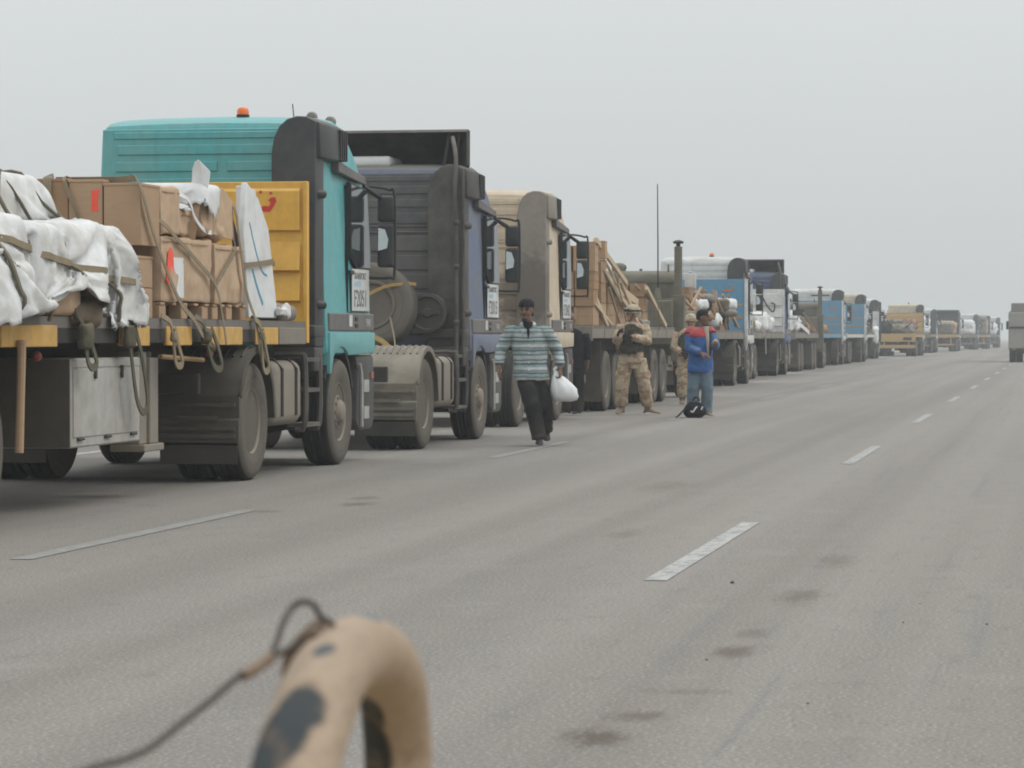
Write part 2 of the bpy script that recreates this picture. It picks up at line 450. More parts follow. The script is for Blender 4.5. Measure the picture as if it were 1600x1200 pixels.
# the air: dust haze over the desert road
hz = bpy.data.materials.new('dust_haze'); hz.use_nodes = True
hz.node_tree.nodes.clear()
ho = hz.node_tree.nodes.new('ShaderNodeOutputMaterial'); hv = hz.node_tree.nodes.new('ShaderNodeVolumePrincipled')
hv.inputs['Color'].default_value = (.93, .95, .96, 1); hv.inputs['Density'].default_value = .0011
hv.inputs['Anisotropy'].default_value = .2
hz.node_tree.links.new(hv.outputs[0], ho.inputs['Volume'])
mbz = MB(); mbz.box(-1510, 1510, -310, 1710, -1.2, 5.6)
haze = link('haze', mbz.mesh('haze', smooth=False), hz); tag(haze, kind='stuff')
# ------------------------------------------------------------------ draped sheeting: real cloth over blocks, frozen into plain meshes
def drape(sheets, blocks, straps=(), frames=70):
    """sheets: (name, x0, x1, y0, y1, z, step, tilt); blocks: (x0,x1,y0,y1,z0,z1,rz) solid goods underneath, used only while draping"""
    tmp = []
    for (x0,x1,y0,y1,z0,z1,rz) in blocks:
        mb = MB(); mb.box(-(x1-x0)/2,(x1-x0)/2,-(y1-y0)/2,(y1-y0)/2,0,z1-z0)
        o = bpy.data.objects.new('block', mb.mesh('block', .07 if x1-x0 < 2 else .01, 3)); COL.objects.link(o)
        o.location = ((x0+x1)/2,(y0+y1)/2,z0); o.rotation_euler.z = rz
        md = o.modifiers.new('c', 'COLLISION'); o.collision.thickness_outer = .012; o.collision.cloth_friction = 12
        tmp.append(o)
    for (pts, off, f0, f1) in straps:           # lashings that tighten onto the sheet while it settles
        mb = MB(); mb.tube(smooth_path(pts, 5), .022, 8)
        o = bpy.data.objects.new('lashing', mb.mesh('lashing')); COL.objects.link(o)
        o.modifiers.new('c', 'COLLISION'); o.collision.thickness_outer = .014; o.collision.cloth_friction = 3
        o.location = off; o.keyframe_insert('location', frame=f0); o.location = (0,0,0); o.keyframe_insert('location', frame=f1)
        tmp.append(o)
    cl = []
    for (name, x0,x1,y0,y1,z,st,seed) in sheets:
        nx, ny = max(2, int((x1-x0)/st)), max(2, int((y1-y0)/st)); mb = MB(); vs = []; fs = []
        for j in range(ny+1):
            for i in range(nx+1):
                x, y = x0+(x1-x0)*i/nx, y0+(y1-y0)*j/ny
                h = .05*noise.noise(Vector((x*2.2+seed, y*2.2, seed))) + .02*noise.noise(Vector((x*7, y*7+seed, 3)))
                vs.append((x + .01*noise.noise(Vector((x*9,y*9,seed+5))), y, z+h))
        for j in range(ny):
            for i in range(nx): a = j*(nx+1)+i; fs.append((a,a+1,a+nx+2,a+nx+1))
        mb.add(vs, fs)
        o = bpy.data.objects.new(name, mb.mesh(name)); COL.objects.link(o)
        md = o.modifiers.new('c', 'CLOTH'); s = md.settings
        s.quality = 5; s.mass = .25; s.tension_stiffness = 12; s.compression_stiffness = 12; s.shear_stiffness = 6; s.bending_stiffness = .14; s.air_damping = 1.5; s.shrink_min = -.10
        md.collision_settings.distance_min = .012; md.collision_settings.collision_quality = 3; md.collision_settings.use_self_collision = False
        md.point_cache.frame_start = 1; md.point_cache.frame_end = frames
        cl.append(o)
    scene.frame_start = 1; scene.frame_end = frames
    for f in range(1, frames+1): scene.frame_set(f)
    dg = bpy.context.evaluated_depsgraph_get(); out = []
    for o in cl:
        me = bpy.data.meshes.new_from_object(o.evaluated_get(dg)); me.name = o.name; out.append(me)
    for o in cl+tmp:
        d = o.data; bpy.data.objects.remove(o); bpy.data.meshes.remove(d)
    scene.frame_set(1)
    return out
DR_BLOCKS = [(-9.9,-7.30,17,29.5,1.2,1.475,0), (-9.0,-7.36,19.7,20.42,1.475,2.14,.02), (-9.0,-7.37,20.58,21.28,1.475,2.18,-.02), (-9.0,-7.35,21.44,22.02,1.475,2.14,.02), (-9.0,-7.38,22.18,22.72,1.475,2.17,-.03),
    (-7.7,-7.24,20.05,21.15,1.475,1.84,.03), (-7.6,-7.26,21.7,22.3,1.475,1.75,-.1), (-9.2,-8.05,21.5,22.15,2.1,2.64,.05), (-9.2,-7.90,22.3,23.15,2.1,2.56,-.05),
    (-8.4,-7.33,22.80,23.04,1.475,2.19,.03), (-8.4,-7.34,23.20,23.52,1.475,2.15,-.05), (-9.4,-7.37,24.19,24.72,1.475,2.60,0),
    (-8.33,-7.38,24.76,26.28,1.6,2.17,0), (-8.28,-7.35,25.92,27.12,2.17,2.645,.03), (-8.0,-7.42,25.5,25.91,2.17,2.44,.03), (-8.1,-7.38,24.84,25.40,2.17,2.61,0)]
def lash(y, dy=0., top=2.17, x0=-7.315): return [(-8.9,y-dy*.5,top+.02),(-7.75,y-dy*.2,top+.01),(-7.42,y,top-.01),(x0,y+.01,top-.12),(x0-.01,y+dy*.5,1.85),(x0-.01,y+dy,1.50)]
LASH = [(lash(20.50,.08), (.95,0,1.25), 24, 56), (lash(21.36,.08), (.95,0,1.25), 24, 56), (lash(22.10,.05), (.95,0,1.25), 26, 58), (lash(23.12,.02,2.18,-7.30), (.95,0,1.25), 26, 58)]
DR_STRAPS = LASH
DR_SHEETS = [('tarp_sheet', -9.7,-6.70,19.0,23.85,2.76,.034,1.), ('tarp_sheet', -8.75,-6.74,22.45,24.05,2.66,.03,4.), ('white_sheet', -8.40,-7.06,25.20,26.80,2.74,.03,7.)]

from mathutils.bvhtree import BVHTree
DRAPED = drape(DR_SHEETS, DR_BLOCKS, DR_STRAPS)
for me in DRAPED[:2]:                # hems trimmed above the tool box
    bm = bmesh.new(); bm.from_mesh(me)
    bmesh.ops.delete(bm, geom=[f for f in bm.faces if f.calc_center_median().z < 1.42 + .10*noise.noise(Vector((0, f.calc_center_median().y*4, 2)))], context='FACES')
    bm.to_mesh(me); bm.free()
bm = bmesh.new(); bm.from_mesh(DRAPED[2])
bmesh.ops.delete(bm, geom=[f for f in bm.faces if f.calc_center_median().z < 2.43 + .12*noise.noise(Vector((0, f.calc_center_median().y*3.5, 7)))], context='FACES')
bm.to_mesh(DRAPED[2]); bm.free()
dv_, dp_ = [], []
for me in DRAPED:
    b0 = len(dv_); dv_ += [v.co.copy() for v in me.vertices]; dp_ += [[b0+i for i in p.vertices] for p in me.polygons]
DR_BVH = BVHTree.FromPolygons(dv_, dp_)
def on_side(y, z, lift=.026, default=-7.3):
    h = DR_BVH.ray_cast(Vector((-5.5, y, z)), Vector((-1, 0, 0)), 3.2)
    return Vector(((h[0].x if h[0] else default) + lift, y, z))
def on_top(x, y, lift=.022, default=2.2):
    h = DR_BVH.ray_cast(Vector((x, y, 4)), Vector((0, 0, -1)), 3)
    return Vector((x, y, (h[0].z if h[0] else default) + lift))
# ------------------------------------------------------------------ wheels
WR = .54
def tyre_mb(mb):
    mb.lathe([(.29,-.12),(.30,-.135),(.36,-.158),(.45,-.165),(.505,-.155),(.535,-.125),(.54,-.11),(.54,-.065),(.524,-.06),(.524,-.045),(.54,-.04),(.54,-.008),(.524,-.006),(.524,.006),(.54,.008),
              (.54,.04),(.524,.045),(.524,.06),(.54,.065),(.54,.11),(.535,.125),(.505,.155),(.45,.165),(.36,.158),(.30,.135),(.29,.12)], 'x', seg=44)
def nuts(mb, r, x, n=10):
    for k in range(n):
        a = 2*math.pi*k/n
        mb.lathe([(.0001,x-.02),(.016,x-.02),(.016,x+.025),(.0001,x+.025)], 'x', (0, r*math.cos(a), r*math.sin(a)), 6)
def rim_front(mb):
    mb.lathe([(.26,-.1),(.305,.13),(.30,.14),(.285,.13),(.272,.07),(.24,.045),(.215,.06),(.19,.10),(.165,.125),(.13,.13),(.12,.15),(.105,.175),(.085,.185),(.001,.188)], 'x', seg=30)
    nuts(mb, .145, .12)
def rim_rear(mb):
    mb.lathe([(.26,-.1),(.305,.13),(.30,.14),(.285,.125),(.27,.02),(.255,-.045),(.22,-.06),(.18,-.055),(.15,-.03),(.14,.03),(.12,.055),(.10,.06),(.001,.065)], 'x', seg=30)
    nuts(mb, .185, -.045)
def wheel(parent, x, y, front=False, side=1, z=WR, name='wheel'):
    w = empty(name, (x, y, z), 0 if side > 0 else math.pi, parent)
    part('tyre', TYRE, w, tyre_mb, 'tyre')
    part('rim', RIM, w, rim_front if front else rim_rear, 'rimf' if front else 'rimr')
    return w
def text_part(s, size, mat, parent, m4, name='lettering', depth=.002, align='LEFT', bold=0.0):
    cu = bpy.data.curves.new(name, 'FONT'); cu.body = s; cu.size = size; cu.extrude = depth; cu.align_x = align; cu.offset = bold
    tmp = bpy.data.objects.new(name, cu); COL.objects.link(tmp)
    me = bpy.data.meshes.new_from_object(tmp.evaluated_get(bpy.context.evaluated_depsgraph_get()))
    bpy.data.objects.remove(tmp); me.name = name
    me.transform(m4); me.materials.clear()
    return link(name, me, mat, parent)
def side_matrix(x, y, z):      # text on a face that looks towards +X
    return Matrix(((0,0,1,x),(1,0,0,y),(0,1,0,z),(0,0,0,1)))
def rear_matrix(x, y, z):      # text on a face that looks towards -Y
    return Matrix(((1,0,0,x),(0,0,-1,y),(0,1,0,z),(0,0,0,1)))

# ------------------------------------------------------------------ cab-over tractor unit
CAB_PROF = [(2.93,1.12),(2.90,1.18),(2.90,3.36),(2.93,3.43),(3.02,3.47),(3.35,3.52),(3.8,3.525),(4.1,3.48),(4.36,3.34),(4.58,3.16),(4.74,2.92),(4.9,2.3),(4.97,2.02),(5.03,1.92),(5.05,1.4),(5.03,1.16),(5.0,1.12)]
def cab_mb(mb):
    rings = []
    cy, cz = 3.95, 2.2
    for x, ins in ((-1.235,.055),(-1.225,.02),(-1.19,.004),(-1.1,0),(-.7,0),(0,0),(.7,0),(1.1,0),(1.19,.004),(1.225,.02),(1.235,.055)):
        ring = []
        for y, z in CAB_PROF:
            k = 1-ins
            yy, zz = cy+(y-cy)*(1-ins*1.3), cz+(z-cz)*k
            xx = x*(1-.10*max(0, (zz-2.75)/.75)**1.3)
            if zz > 3.2: zz += .03*(1-(x/1.235)**2)
            if yy > 4.3: yy -= .10*(x/1.235)**4
            ring.append((xx, yy, zz))
        rings.append(ring)
    mb.loft(rings)
def rear_panel_mb(mb):
    mb.box(-1.12, .74, 2.878, 2.905, 1.35, 3.40)
    for i, z in enumerate((1.45,1.69,1.93,2.17,2.41)): mb.box(-1.06, .70, 2.862, 2.88, z, z+.19)
    mb.box(-1.07, .72, 2.858, 2.88, 2.64, 2.665); mb.box(-1.07, .72, 2.858, 2.88, 2.72, 2.735)
    mb.box(-1.0, .72, 2.864, 2.88, 2.76, 2.90)
    mb.box(-.98, .1, 2.864, 2.88, 2.97, 3.07); mb.box(.2, .72, 2.864, 2.88, 2.97, 3.07)
    mb.box(-.96, .72, 2.864, 2.88, 3.14, 3.24); mb.box(-1.0, .72, 2.866, 2.88, 3.30, 3.37)
def arch(c, r, a0, a1, n=10):
    return [(c[0]+r*math.cos(R(a0+(a1-a0)*k/n)), c[1]+r*math.sin(R(a0+(a1-a0)*k/n))) for k in range(n+1)]
def mudguard_prof(off):
    pts = [(-.66-off,.34),(-.66-off,.56),(-.63-off,.58),(-.64-off,.78)]
    pts += arch((0,.55), .66+off, 160, 25, 12)
    pts += [(.66+off,.55)]
    return pts
def mudguard_mb(s):
    def f(mb):
        a, b = (.52, 1.275) if s > 0 else (-1.275, -.52)
        o, i = mudguard_prof(0.), mudguard_prof(-.022)
        mb.prism(o + i[::-1], 'x', a, b)
        e0, e1 = (1.268, 1.285) if s > 0 else (-1.285, -1.268)
        o2, i2 = mudguard_prof(.006), mudguard_prof(-.055)
        mb.prism(o2[3:] + i2[3:][::-1], 'x', e0, e1)
        for k in range(9):
            x = a + .06 + (b-a-.12)*k/8
            mb.tube([(x, y, z) for y, z in arch((0,.55), .664, 120, 60, 6)], .012, 6)
        for z in (.40,.47,.68): mb.box(a+.03, b-.03, -.685, -.66, z, z+.035)
        mb.box(a+.2, b-.2, -.695, -.66, .56, .60)
    return f
def flap_mb(s):
    a, b = (.54, 1.26) if s > 0 else (-1.26, -.54)
    return lambda mb: mb.box(a, b, -.66, -.648, .17, .36)
def tractor(name, label, x, y, color, group='tractor units in the parked convoy', intake=None, roof_light=True, spoiler=False, guards=True, panel=None, guard=None,
            lod=0, sticker=True, stand_pipe=False, rz=0, zoom_sticker='F2051', hatch=False, short=0):
    T = thing(name, label, 'truck', (x, y, 0), rz, group)
    intake = intake or PLASTIC; panel = panel or color; guard = guard or FENDER
    # running gear
    def chassis(mb):
        for s in (-1, 1): mb.box(s*.38-.05, s*.38+.05, -1.0, 4.8, .74, 1.0)
        for yy in (-.9, .3, 1.2, 2.2, 3.2): mb.box(-.33, .33, yy, yy+.12, .78, .96)
    part('chassis', CHASSIS, T, chassis, 'chassis', .008)
    def axle(mb):
        mb.tube([(-.6,0,.54),(-.2,0,.54)], .09, 12); mb.tube([(.2,0,.54),(.6,0,.54)], .09, 12); mb.ell((0,0,.54), (.26,.25,.25)); mb.tube([(0,.2,.56),(0,2.2,.75)], .05, 8)
        for s in (-1,1): mb.box(s*.45-.04, s*.45+.04, -.7, .7, .60, .70)
    part('rear_axle', CHASSIS, T, axle, 'raxle')
    for s in (-1, 1):
        wheel(T, s*1.085, 0, False, s); wheel(T, s*.745, 0, False, s)
        wheel(T, s*1.09, 3.48, True, s)
        if guards:
            part('mudguard', guard, T, mudguard_mb(s), f'mg{s}', 0, ang=30)
            part('mudflap', CHASSIS, T, flap_mb(s), f'mf{s}')
    part('front_axle', CHASSIS, T, lambda mb: mb.tube([(-1,3.48,.5),(-.5,3.48,.40),(.5,3.48,.40),(1,3.48,.5)], .08, 8), 'faxle')
    def fifth(mb):
        mb.box(-.45,.45,-.35,.35,1.0,1.10); mb.prism([(-.3,-.5),(.3,-.5),(.45,-.3),(.45,.4),(.08,.2),(.08,-.05),(-.08,-.05),(-.08,.2),(-.45,.4),(-.45,-.3)], 'z', 1.10, 1.16)
    part('fifth_wheel', CHASSIS, T, fifth, 'fifth', .01)
    # tanks, boxes and steps along the sides
    for s in (-1, 1):
        def tankf(mb, s=s):
            mb.box(*sorted((s*.56, s*1.22)), .86, 1.95, .46, 1.08)
        part('fuel_tank', TANK, T, tankf, f'tank{s}', .11, 4)
        for yy in (1.1, 1.65): part('tank_strap', CHASSIS, T, lambda mb, s=s: mb.tube([(s*1.228,yy,.55),(s*1.228,yy,1.0),(s*1.15,yy,1.085),(s*.7,yy,1.085)], .018, 6), f'tstr{s}{yy}')
        def stepf(mb, s=s):
            for yy in (2.12, 2.72):
                mb.tube(smooth_path([(s*.9,yy,1.13),(s*1.14,yy,1.13),(s*1.2,yy,1.06),(s*1.2,yy,.45),(s*1.1,yy,.40)],3), .03, 6)
            for zz in (.44, .78, 1.08): mb.box(*sorted((s*1.02, s*1.215)), 2.12, 2.72, zz-.02, zz+.02)
        part('step', PLASTIC_D, T, stepf, f'step{s}')
        part('battery_box', PLASTIC_D, T, lambda mb, s=s: mb.box(*sorted((s*.5, s*1.0)), 2.05, 2.8, .5, 1.08), f'batt{s}', .03, 2)
    # cab
    cab = part('cab', color, T, cab_mb, 'cab', ang=32)
    part('rear_panel', panel, cab, rear_panel_mb, 'rearpanel', .008)
    for s in (-1, 1):
        def skirt(mb, s=s):
            poly = [(2.97,.93),(3.03,.93)] + arch((3.48,.54), .66, 122, 60, 10) + [(5.03,1.13),(5.045,1.2),(5.045,1.35),(2.97,1.35)]
            mb.prism(poly, 'x', *sorted((s*1.09, s*1.257)))
        part('side_skirt', color, cab, skirt, f'skirt{s}', .012, 2)
        def band(mb, s=s): mb.box(*sorted((s*1.15, s*1.247)), 2.985, 5.03, 1.365, 1.545)
        part('side_band', BAND, cab, band, f'band{s}', .01)
        def handle(mb, s=s):
            for z in (1.40,1.47): mb.box(*sorted((s*1.24, s*1.258)), 4.12, 4.24, z, z+.04)
            mb.box(*sorted((s*1.235,s*1.262)), 3.86, 4.04, 1.95, 1.99)
        part('door_handle', RUBBER, cab, handle, f'hand{s}', .004)
        def seam(mb, s=s):
            x0, x1 = sorted((s*1.2, s*1.2365))
            mb.box(x0,x1,3.86,3.866,1.56,2.86); mb.box(x0,x1,3.866,4.86,1.56,1.566)
        part('door_seam', RUBBER, cab, seam, f'seam{s}')
        win = [(3.98,2.16),(4.30,2.03),(4.86,2.03),(4.87,2.2),(4.72,2.84),(3.98,2.88)]
        cyw, czw = 4.4, 2.45
        big = [(cyw+(y_-cyw)*1.05, czw+(z_-czw)*1.06) for y_, z_ in win]
        part('window_frame', RUBBER, cab, lambda mb, s=s: mb.prism(big, 'x', *sorted((s*1.19, s*1.2405))), f'wf{s}', .006)
        part('side_window', GLASS, cab, lambda mb, s=s: mb.prism(win, 'x', *sorted((s*1.2, s*1.2445))), f'sw{s}')
        def gutter(mb, s=s):
            mb.prism([(3.45,2.98),(4.74,2.90),(4.70,2.99),(3.45,3.10)], 'x', *sorted((s*1.15, s*1.235)))
        part('roof_gutter', BAND, cab, gutter, f'gut{s}', .01)
        def arm(mb, s=s):
            mb.tube(smooth_path([(s*1.18,4.72,2.90),(s*1.34,4.82,2.89),(s*1.46,4.86,2.86),(s*1.515,4.86,2.80),(s*1.515,4.86,2.0),(s*1.47,4.85,1.93),(s*1.2,4.86,1.93)],4), .016, 6)
            mb.tube([(s*1.2,4.7,2.90),(s*1.36,4.84,2.78)], .028, 6)
        part('mirror_arm', RUBBER, cab, arm, f'marm{s}')
        for q, (z0, z1) in enumerate(((2.52,2.80),(2.04,2.50))):
            h = part('mirror', PLASTIC, cab, lambda mb, s=s, z0=z0, z1=z1: mb.box(*sorted((s*1.325, s*1.52)), 4.83, 4.96, z0, z1), f'mir{s}{q}', .035, 3)
            if s > 0 and q == 1:
                part('mirror_glass', MIRROR, h, lambda mb, z0=z0, z1=z1: mb.loft([[(1.345,4.806+dy,z0+.38*(z1-z0)),(1.44,4.823+dy,z0+.44*(z1-z0)),(1.465,4.825+dy+.012,z1-.07),(1.345,4.808+dy+.012,z1-.04)] for dy in (0,.02)]), f'mg_{q}')
    part('windscreen', GLASS, cab, lambda mb: mb.prism([(4.97,2.06),(4.99,2.06),(4.77,2.92),(4.75,2.92)], 'x', -1.0, 1.0), 'wscr')
    for s in (-1,1): part('wheel_arch', RUBBER, T, lambda mb: mb.prism(arch((3.48,.54),.70,150,20,10)+arch((3.48,.54),.66,20,150,10), 'x', *sorted((s*.8, s*1.22))), f'warch{s}')
    def bumper(mb):
        mb.prism([(4.25,.42),(4.33,.95),(4.22,1.10),(5.06,1.11),(5.10,.9),(5.10,.42),(5.0,.32),(4.4,.32)], 'x', -1.235, 1.235)
    bmp = part('bumper', PLASTIC, T, bumper, 'bumper', .03, 2)
    for s in (-1,1):
        part('trim_strip', CHROME, bmp, lambda mb: mb.tube(smooth_path([(s*1.245,4.36,1.02),(s*1.25,4.42,.85),(s*1.25,4.42,.36)],3), .022, 6), f'trim{s}')
        for z in (.44,.72): part('reflector', CHROME, bmp, lambda mb: mb.box(*sorted((s*1.235,s*1.252)), 4.55, 4.78, z, z+.13), f'refl{s}{z}')
        part('side_marker', REDLENS, bmp, lambda mb: mb.box(*sorted((s*1.23,s*1.25)), 4.9, 5.02, .86, .93), f'smark{s}')
    # air intake on the rear corner
    def snork(mb):
        mb.prism([(.76,1.20),(1.215,1.20),(1.215,3.44),(1.12,3.485),(1.02,3.49),(.92,3.46),(.84,3.39),(.785,3.28),(.76,3.12)], 'y', 2.50, 2.87)
        mb.box(.70, 1.22, 2.46, 2.89, 1.30, 1.42); mb.box(.72,1.21,2.5,2.85,.96,1.2)
        for z in (1.62, 2.72): mb.tube([(1.19,2.62,z),(1.27,2.70,z)], .045, 8)
    inl = part('air_intake', intake, T, snork, 'snork', .035, 3)
    part('intake_head', intake, inl, lambda mb: mb.prism([(.99,3.06),(1.265,3.08),(1.25,3.43),(1.15,3.48),(.99,3.48)], 'y', 2.56, 3.35), 'ihead', .03, 2)
    def grille(mb):
        mb.prism([(1.0,3.09),(1.26,3.10),(1.245,3.41),(1.15,3.46),(1.0,3.46)], 'y', 3.3505, 3.74)
        for k in range(4): mb.box(1.245,1.268, 3.40+.09*k, 3.44+.09*k, 3.11, 3.40)
    part('intake_grille', RUBBER, inl, grille, 'igrille')
    for s in (-1,1): part('tail_light', REDLENS, T, lambda mb: mb.box(s*.30-.10, s*.30+.10, -1.03, -.98, .83, .93), f'tl{s}')
    part('tail_bar', CHASSIS, T, lambda mb: mb.box(-1.0, 1.0, -1.0, -.93, .80, .98), 'tb', .01)
    if roof_light:
        b_ = part('beacon_base', RUBBER, cab, lambda mb: mb.lathe([(.001,-.03),(.068,-.03),(.068,.02),(.001,.02)], 'z', (.24,3.35,3.55), 16), 'bcb')
        part('beacon', AMBER, cab, lambda mb: mb.lathe([(.001,.02),(.062,.02),(.062,.06),(.05,.085),(.025,.098),(.001,.10)], 'z', (.24,3.35,3.55), 16), 'bcn')
    if sticker:
        st = part('door_sign', WHITEP, cab, lambda mb: mb.box(1.236, 1.2425, 4.02, 4.82, 1.575, 2.01), 'sticker')
        text_part(zoom_sticker, .25, GREYINK, st, side_matrix(1.2435, 4.10, 1.62), bold=.002)
        text_part('TRANSPORT', .10, GREYINK, st, side_matrix(1.2435, 4.10, 1.905))
        part('emblem', PALEINK, st, lambda mb: mb.prism([(4.12,1.83),(4.4,1.83),(4.45,1.87),(4.3,1.89),(4.12,1.87)], 'x', 1.2425, 1.2445), 'embl')
        text_part('1840', .12, CHROME, cab, side_matrix(1.2485, 4.62, 1.41))
        part('band_label', WHITEP, cab, lambda mb: mb.box(1.24, 1.2495, 3.86, 4.0, 1.41, 1.53), 'bandlab')
    if lod < 1:
        for xx, zz in ((.80,3.585),(1.0,3.535)): part('roof_lamp', TANK, cab, lambda mb: (mb.lathe([(.001,0),(.045,.01),(.058,.035),(.06,.07),(.001,.075)], 'y', (xx,4.0,zz), 14), mb.tube([(xx,4.04,zz-.1),(xx,4.04,zz-.04)], .012, 6)))
        part('antenna', RUBBER, cab, lambda mb: mb.tube([(.7,3.7,3.5),(.68,3.7,3.70)], .006, 5), 'ant')
        def cables(mb):
            for k, xx in enumerate((-.25, .0)):
                mb.tube([(xx+.075*math.cos(a*.9), 1.35+1.3*a/60, 1.32+.075*math.sin(a*.9)-.16*math.sin(math.pi*a/60)) for a in range(61)], .014, 5)
        part('coil_cable', RUBBER, T, cables, 'coil')
    if spoiler:
        def spo(mb):
            prof = [(3.02,3.50),(3.0,3.93),(3.05,3.965),(3.5,3.96),(4.2,3.72),(4.62,3.36),(4.60,3.32)]
            inn = [(3.02,3.50),(3.0,3.93),(3.05,3.935),(3.5,3.93),(4.18,3.69),(4.58,3.34),(4.57,3.30)]
            mb.prism(prof[1:] + inn[1:][::-1], 'x', -1.19, 1.19)
            for s in (-1,1): mb.prism([(3.0,3.49),(3.0,3.95),(3.5,3.945),(4.2,3.70),(4.60,3.34),(4.4,3.30)], 'x', *sorted((s*1.16, s*1.205)))
            for i, (vx, vy, vz) in enumerate(mb.v):     # narrows and comes down towards the windscreen
                yy = 3.0 + (vy-3.0)*.62; mb.v[i] = (vx*(1-.30*((yy-3.0)/1.0)**1.3), yy, vz)
        sp_ = part('roof_spoiler', PLASTIC_D, T, spo, 'spoiler', .01)
        for xx in (.86,1.0): part('spoiler_strut', CHASSIS, sp_, lambda mb: mb.tube([(xx,3.06,3.5),(xx+.06,3.08,3.93)], .022, 6), f'spst{xx}')
        part('roof_hatch', WHITE, cab, lambda mb: mb.box(-.75, .15, 3.1, 4.0, 3.5, 3.64), 'hatch', .05, 3)
    if stand_pipe:
        def spipe(mb):
            mb.tube(smooth_path([(1.14,2.42,.95),(1.14,2.42,2.6),(1.12,2.42,3.1),(1.12,2.5,3.55),(1.0,2.9,3.85)],4), .028, 8)
            mb.tube([(1.22,2.46,.95),(1.22,2.46,3.4)], .02, 8)
            for z in (1.5,2.2,2.75): mb.ell((1.14,2.42,z), (.045,.045,.045), 8, 6)
        part('stand_pipe', PLASTIC_D, T, spipe, 'spipe')
    return T

# ------------------------------------------------------------------ flatbed semi-trailer (y = 0 at its tail)
def arabic_mark(parent, mat, x, y, z, s, key):
    def f(mb):
        def P(u, w): return (x + u*s, z + w*s)
        mb.prism([P(*p) for p in ((0,0),(.35,-.02),(.55,.25),(.68,.5),(.62,.70),(.42,.68),(.26,.55),(.40,.42),(.30,.24),(0,.28))], 'y', y-.003, y)
        for u, w in ((.40,.90),(-.12,.96)):
            mb.prism([P(u+.09*math.cos(a*math.pi/2), w+.09*math.sin(a*math.pi/2)) for a in range(4)], 'y', y-.003, y)
        mb.prism([P(*p) for p in ((-.95,.05),(-.01,.0),(-.01,.22),(-.9,.25))], 'y', y-.003, y)
    return part('lettering', mat, parent, f)
def trailer(name, label, x, y, L, rail, head=None, head_h=1.38, axles=(1.2,2.5,3.8), seg=None, deck=1.36, flap=False, tail_board=None, letters=None, tool=False, leg=True, group='flatbed trailers in the parked convoy', wheels_x=(1.085,.745), stake=None, bands=False):
    T = thing(name, label, 'trailer', (x, y, 0), 0, group)
    hw = 1.25
    part('deck', DECKWOOD, T, lambda mb: mb.box(-hw+.01, hw-.01, 0.02, L-.06, deck+.03, deck+.115))
    def beams(mb):
        for s in (-1,1):
            mb.box(s*.5-.06, s*.5+.06, .1, L-1.5, deck-.42, deck-.06); mb.box(s*.5-.06, s*.5+.06, L-1.5, L-.1, deck-.2, deck-.06)
        k = .3
        while k < L-.2: mb.box(-hw+.07, hw-.07, k, k+.07, deck-.09, deck+.025); k += .7
    part('chassis', CHASSIS, T, beams)
    seg = seg or [(i*L/8+.03, (i+1)*L/8-.05) for i in range(8)]
    for s in (-1, 1):
        part('rail_channel', CHASSIS, T, lambda mb, s=s: mb.box(*sorted((s*(hw-.055), s*(hw-.015))), 0, L, deck-.085, deck+.03))
        for a, b in seg:
            part('side_rail', rail, T, lambda mb, s=s, a=a, b=b: mb.box(*sorted((s*(hw-.03), s*hw)), a, b, deck-.11, deck+.05), None, .006)
    for ya in axles:
        part('axle', CHASSIS, T, lambda mb, ya=ya: mb.tube([(-1.0,ya,WR),(1.0,ya,WR)], .07, 8))
        for s in (-1,1):
            for wx in wheels_x: wheel(T, s*wx, ya, False, s)
    if flap:
        for s in (-1,1): part('mudflap', FENDER, T, lambda mb, s=s: mb.box(*sorted((s*.5, s*1.24)), axles[0]-.72, axles[0]-.70, .18, deck-.15))
    if leg:
        for s in (-1,1): part('landing_leg', CHASSIS, T, lambda mb: (mb.box(s*.95-.06, s*.95+.06, L-2.95, L-2.83, .32, deck-.1), mb.box(s*.95-.11, s*.95+.11, L-3.02, L-2.76, .28, .32)))
    def tail(mb):
        mb.box(-hw, hw, -.03, .03, deck-.16, deck+.1); mb.box(-1.1, 1.1, .1, .18, .52, .66)
        for s in (-1,1): mb.box(s*.8-.05, s*.8+.05, .1, .2, .6, deck-.1)
    part('tail_beam', tail_board or rail, T, tail, None, .006)
    for s in (-1,1): part('tail_light', REDLENS, T, lambda mb: mb.box(s*.95-.12, s*.95+.12, .085, .10, .55, .62))
    if tail_board: 
        tb_ = part('tail_board', tail_board, T, lambda mb: (mb.box(-hw, hw, -.06, -.031, .95, deck+.12), mb.box(-hw, hw, -.05, -.02, .55, .75)), None, .01)
        part('number_plate', RUBBER, tb_, lambda mb: mb.box(.45, 1.0, -.066, -.06, 1.05, 1.25))
    if head:
        hd = part('headboard', head, T, lambda mb: (mb.box(-hw, hw, L-.06, L, deck+.02, deck+.115+head_h), mb.box(hw-.03,hw+.012,L-.085,L+.01,deck-.1,deck+.115+head_h)), None, .006)
        def ribs(mb):
            for z in (.30, .60): mb.prism([(L-.061, deck+z), (L-.12, deck+z+.02), (L-.061, deck+z+.30)], 'x', -hw+.02, hw-.06)
            mb.prism([(L-.061, deck+1.0), (L-.10, deck+1.015), (L-.10, deck+1.40), (L-.061, deck+1.43)], 'x', -hw+.02, hw-.06)
        if not bands: part('headboard_fold', head, hd, ribs)
        else:
            for z in (.45,.80): part('headboard_band', AMBERBAND, hd, lambda mb: mb.box(-hw+.02, hw-.04, L-.072, L-.0605, deck+z, deck+z+.07))
        if letters: arabic_mark(hd, letters, .82, L-(.0745 if bands else .102), deck+1.2, .2, None)
        if stake: part('stake', stake, hd, lambda mb: mb.box(hw+.013, hw+.09, L-.1, L+.05, deck-.3, deck+.115+head_h))
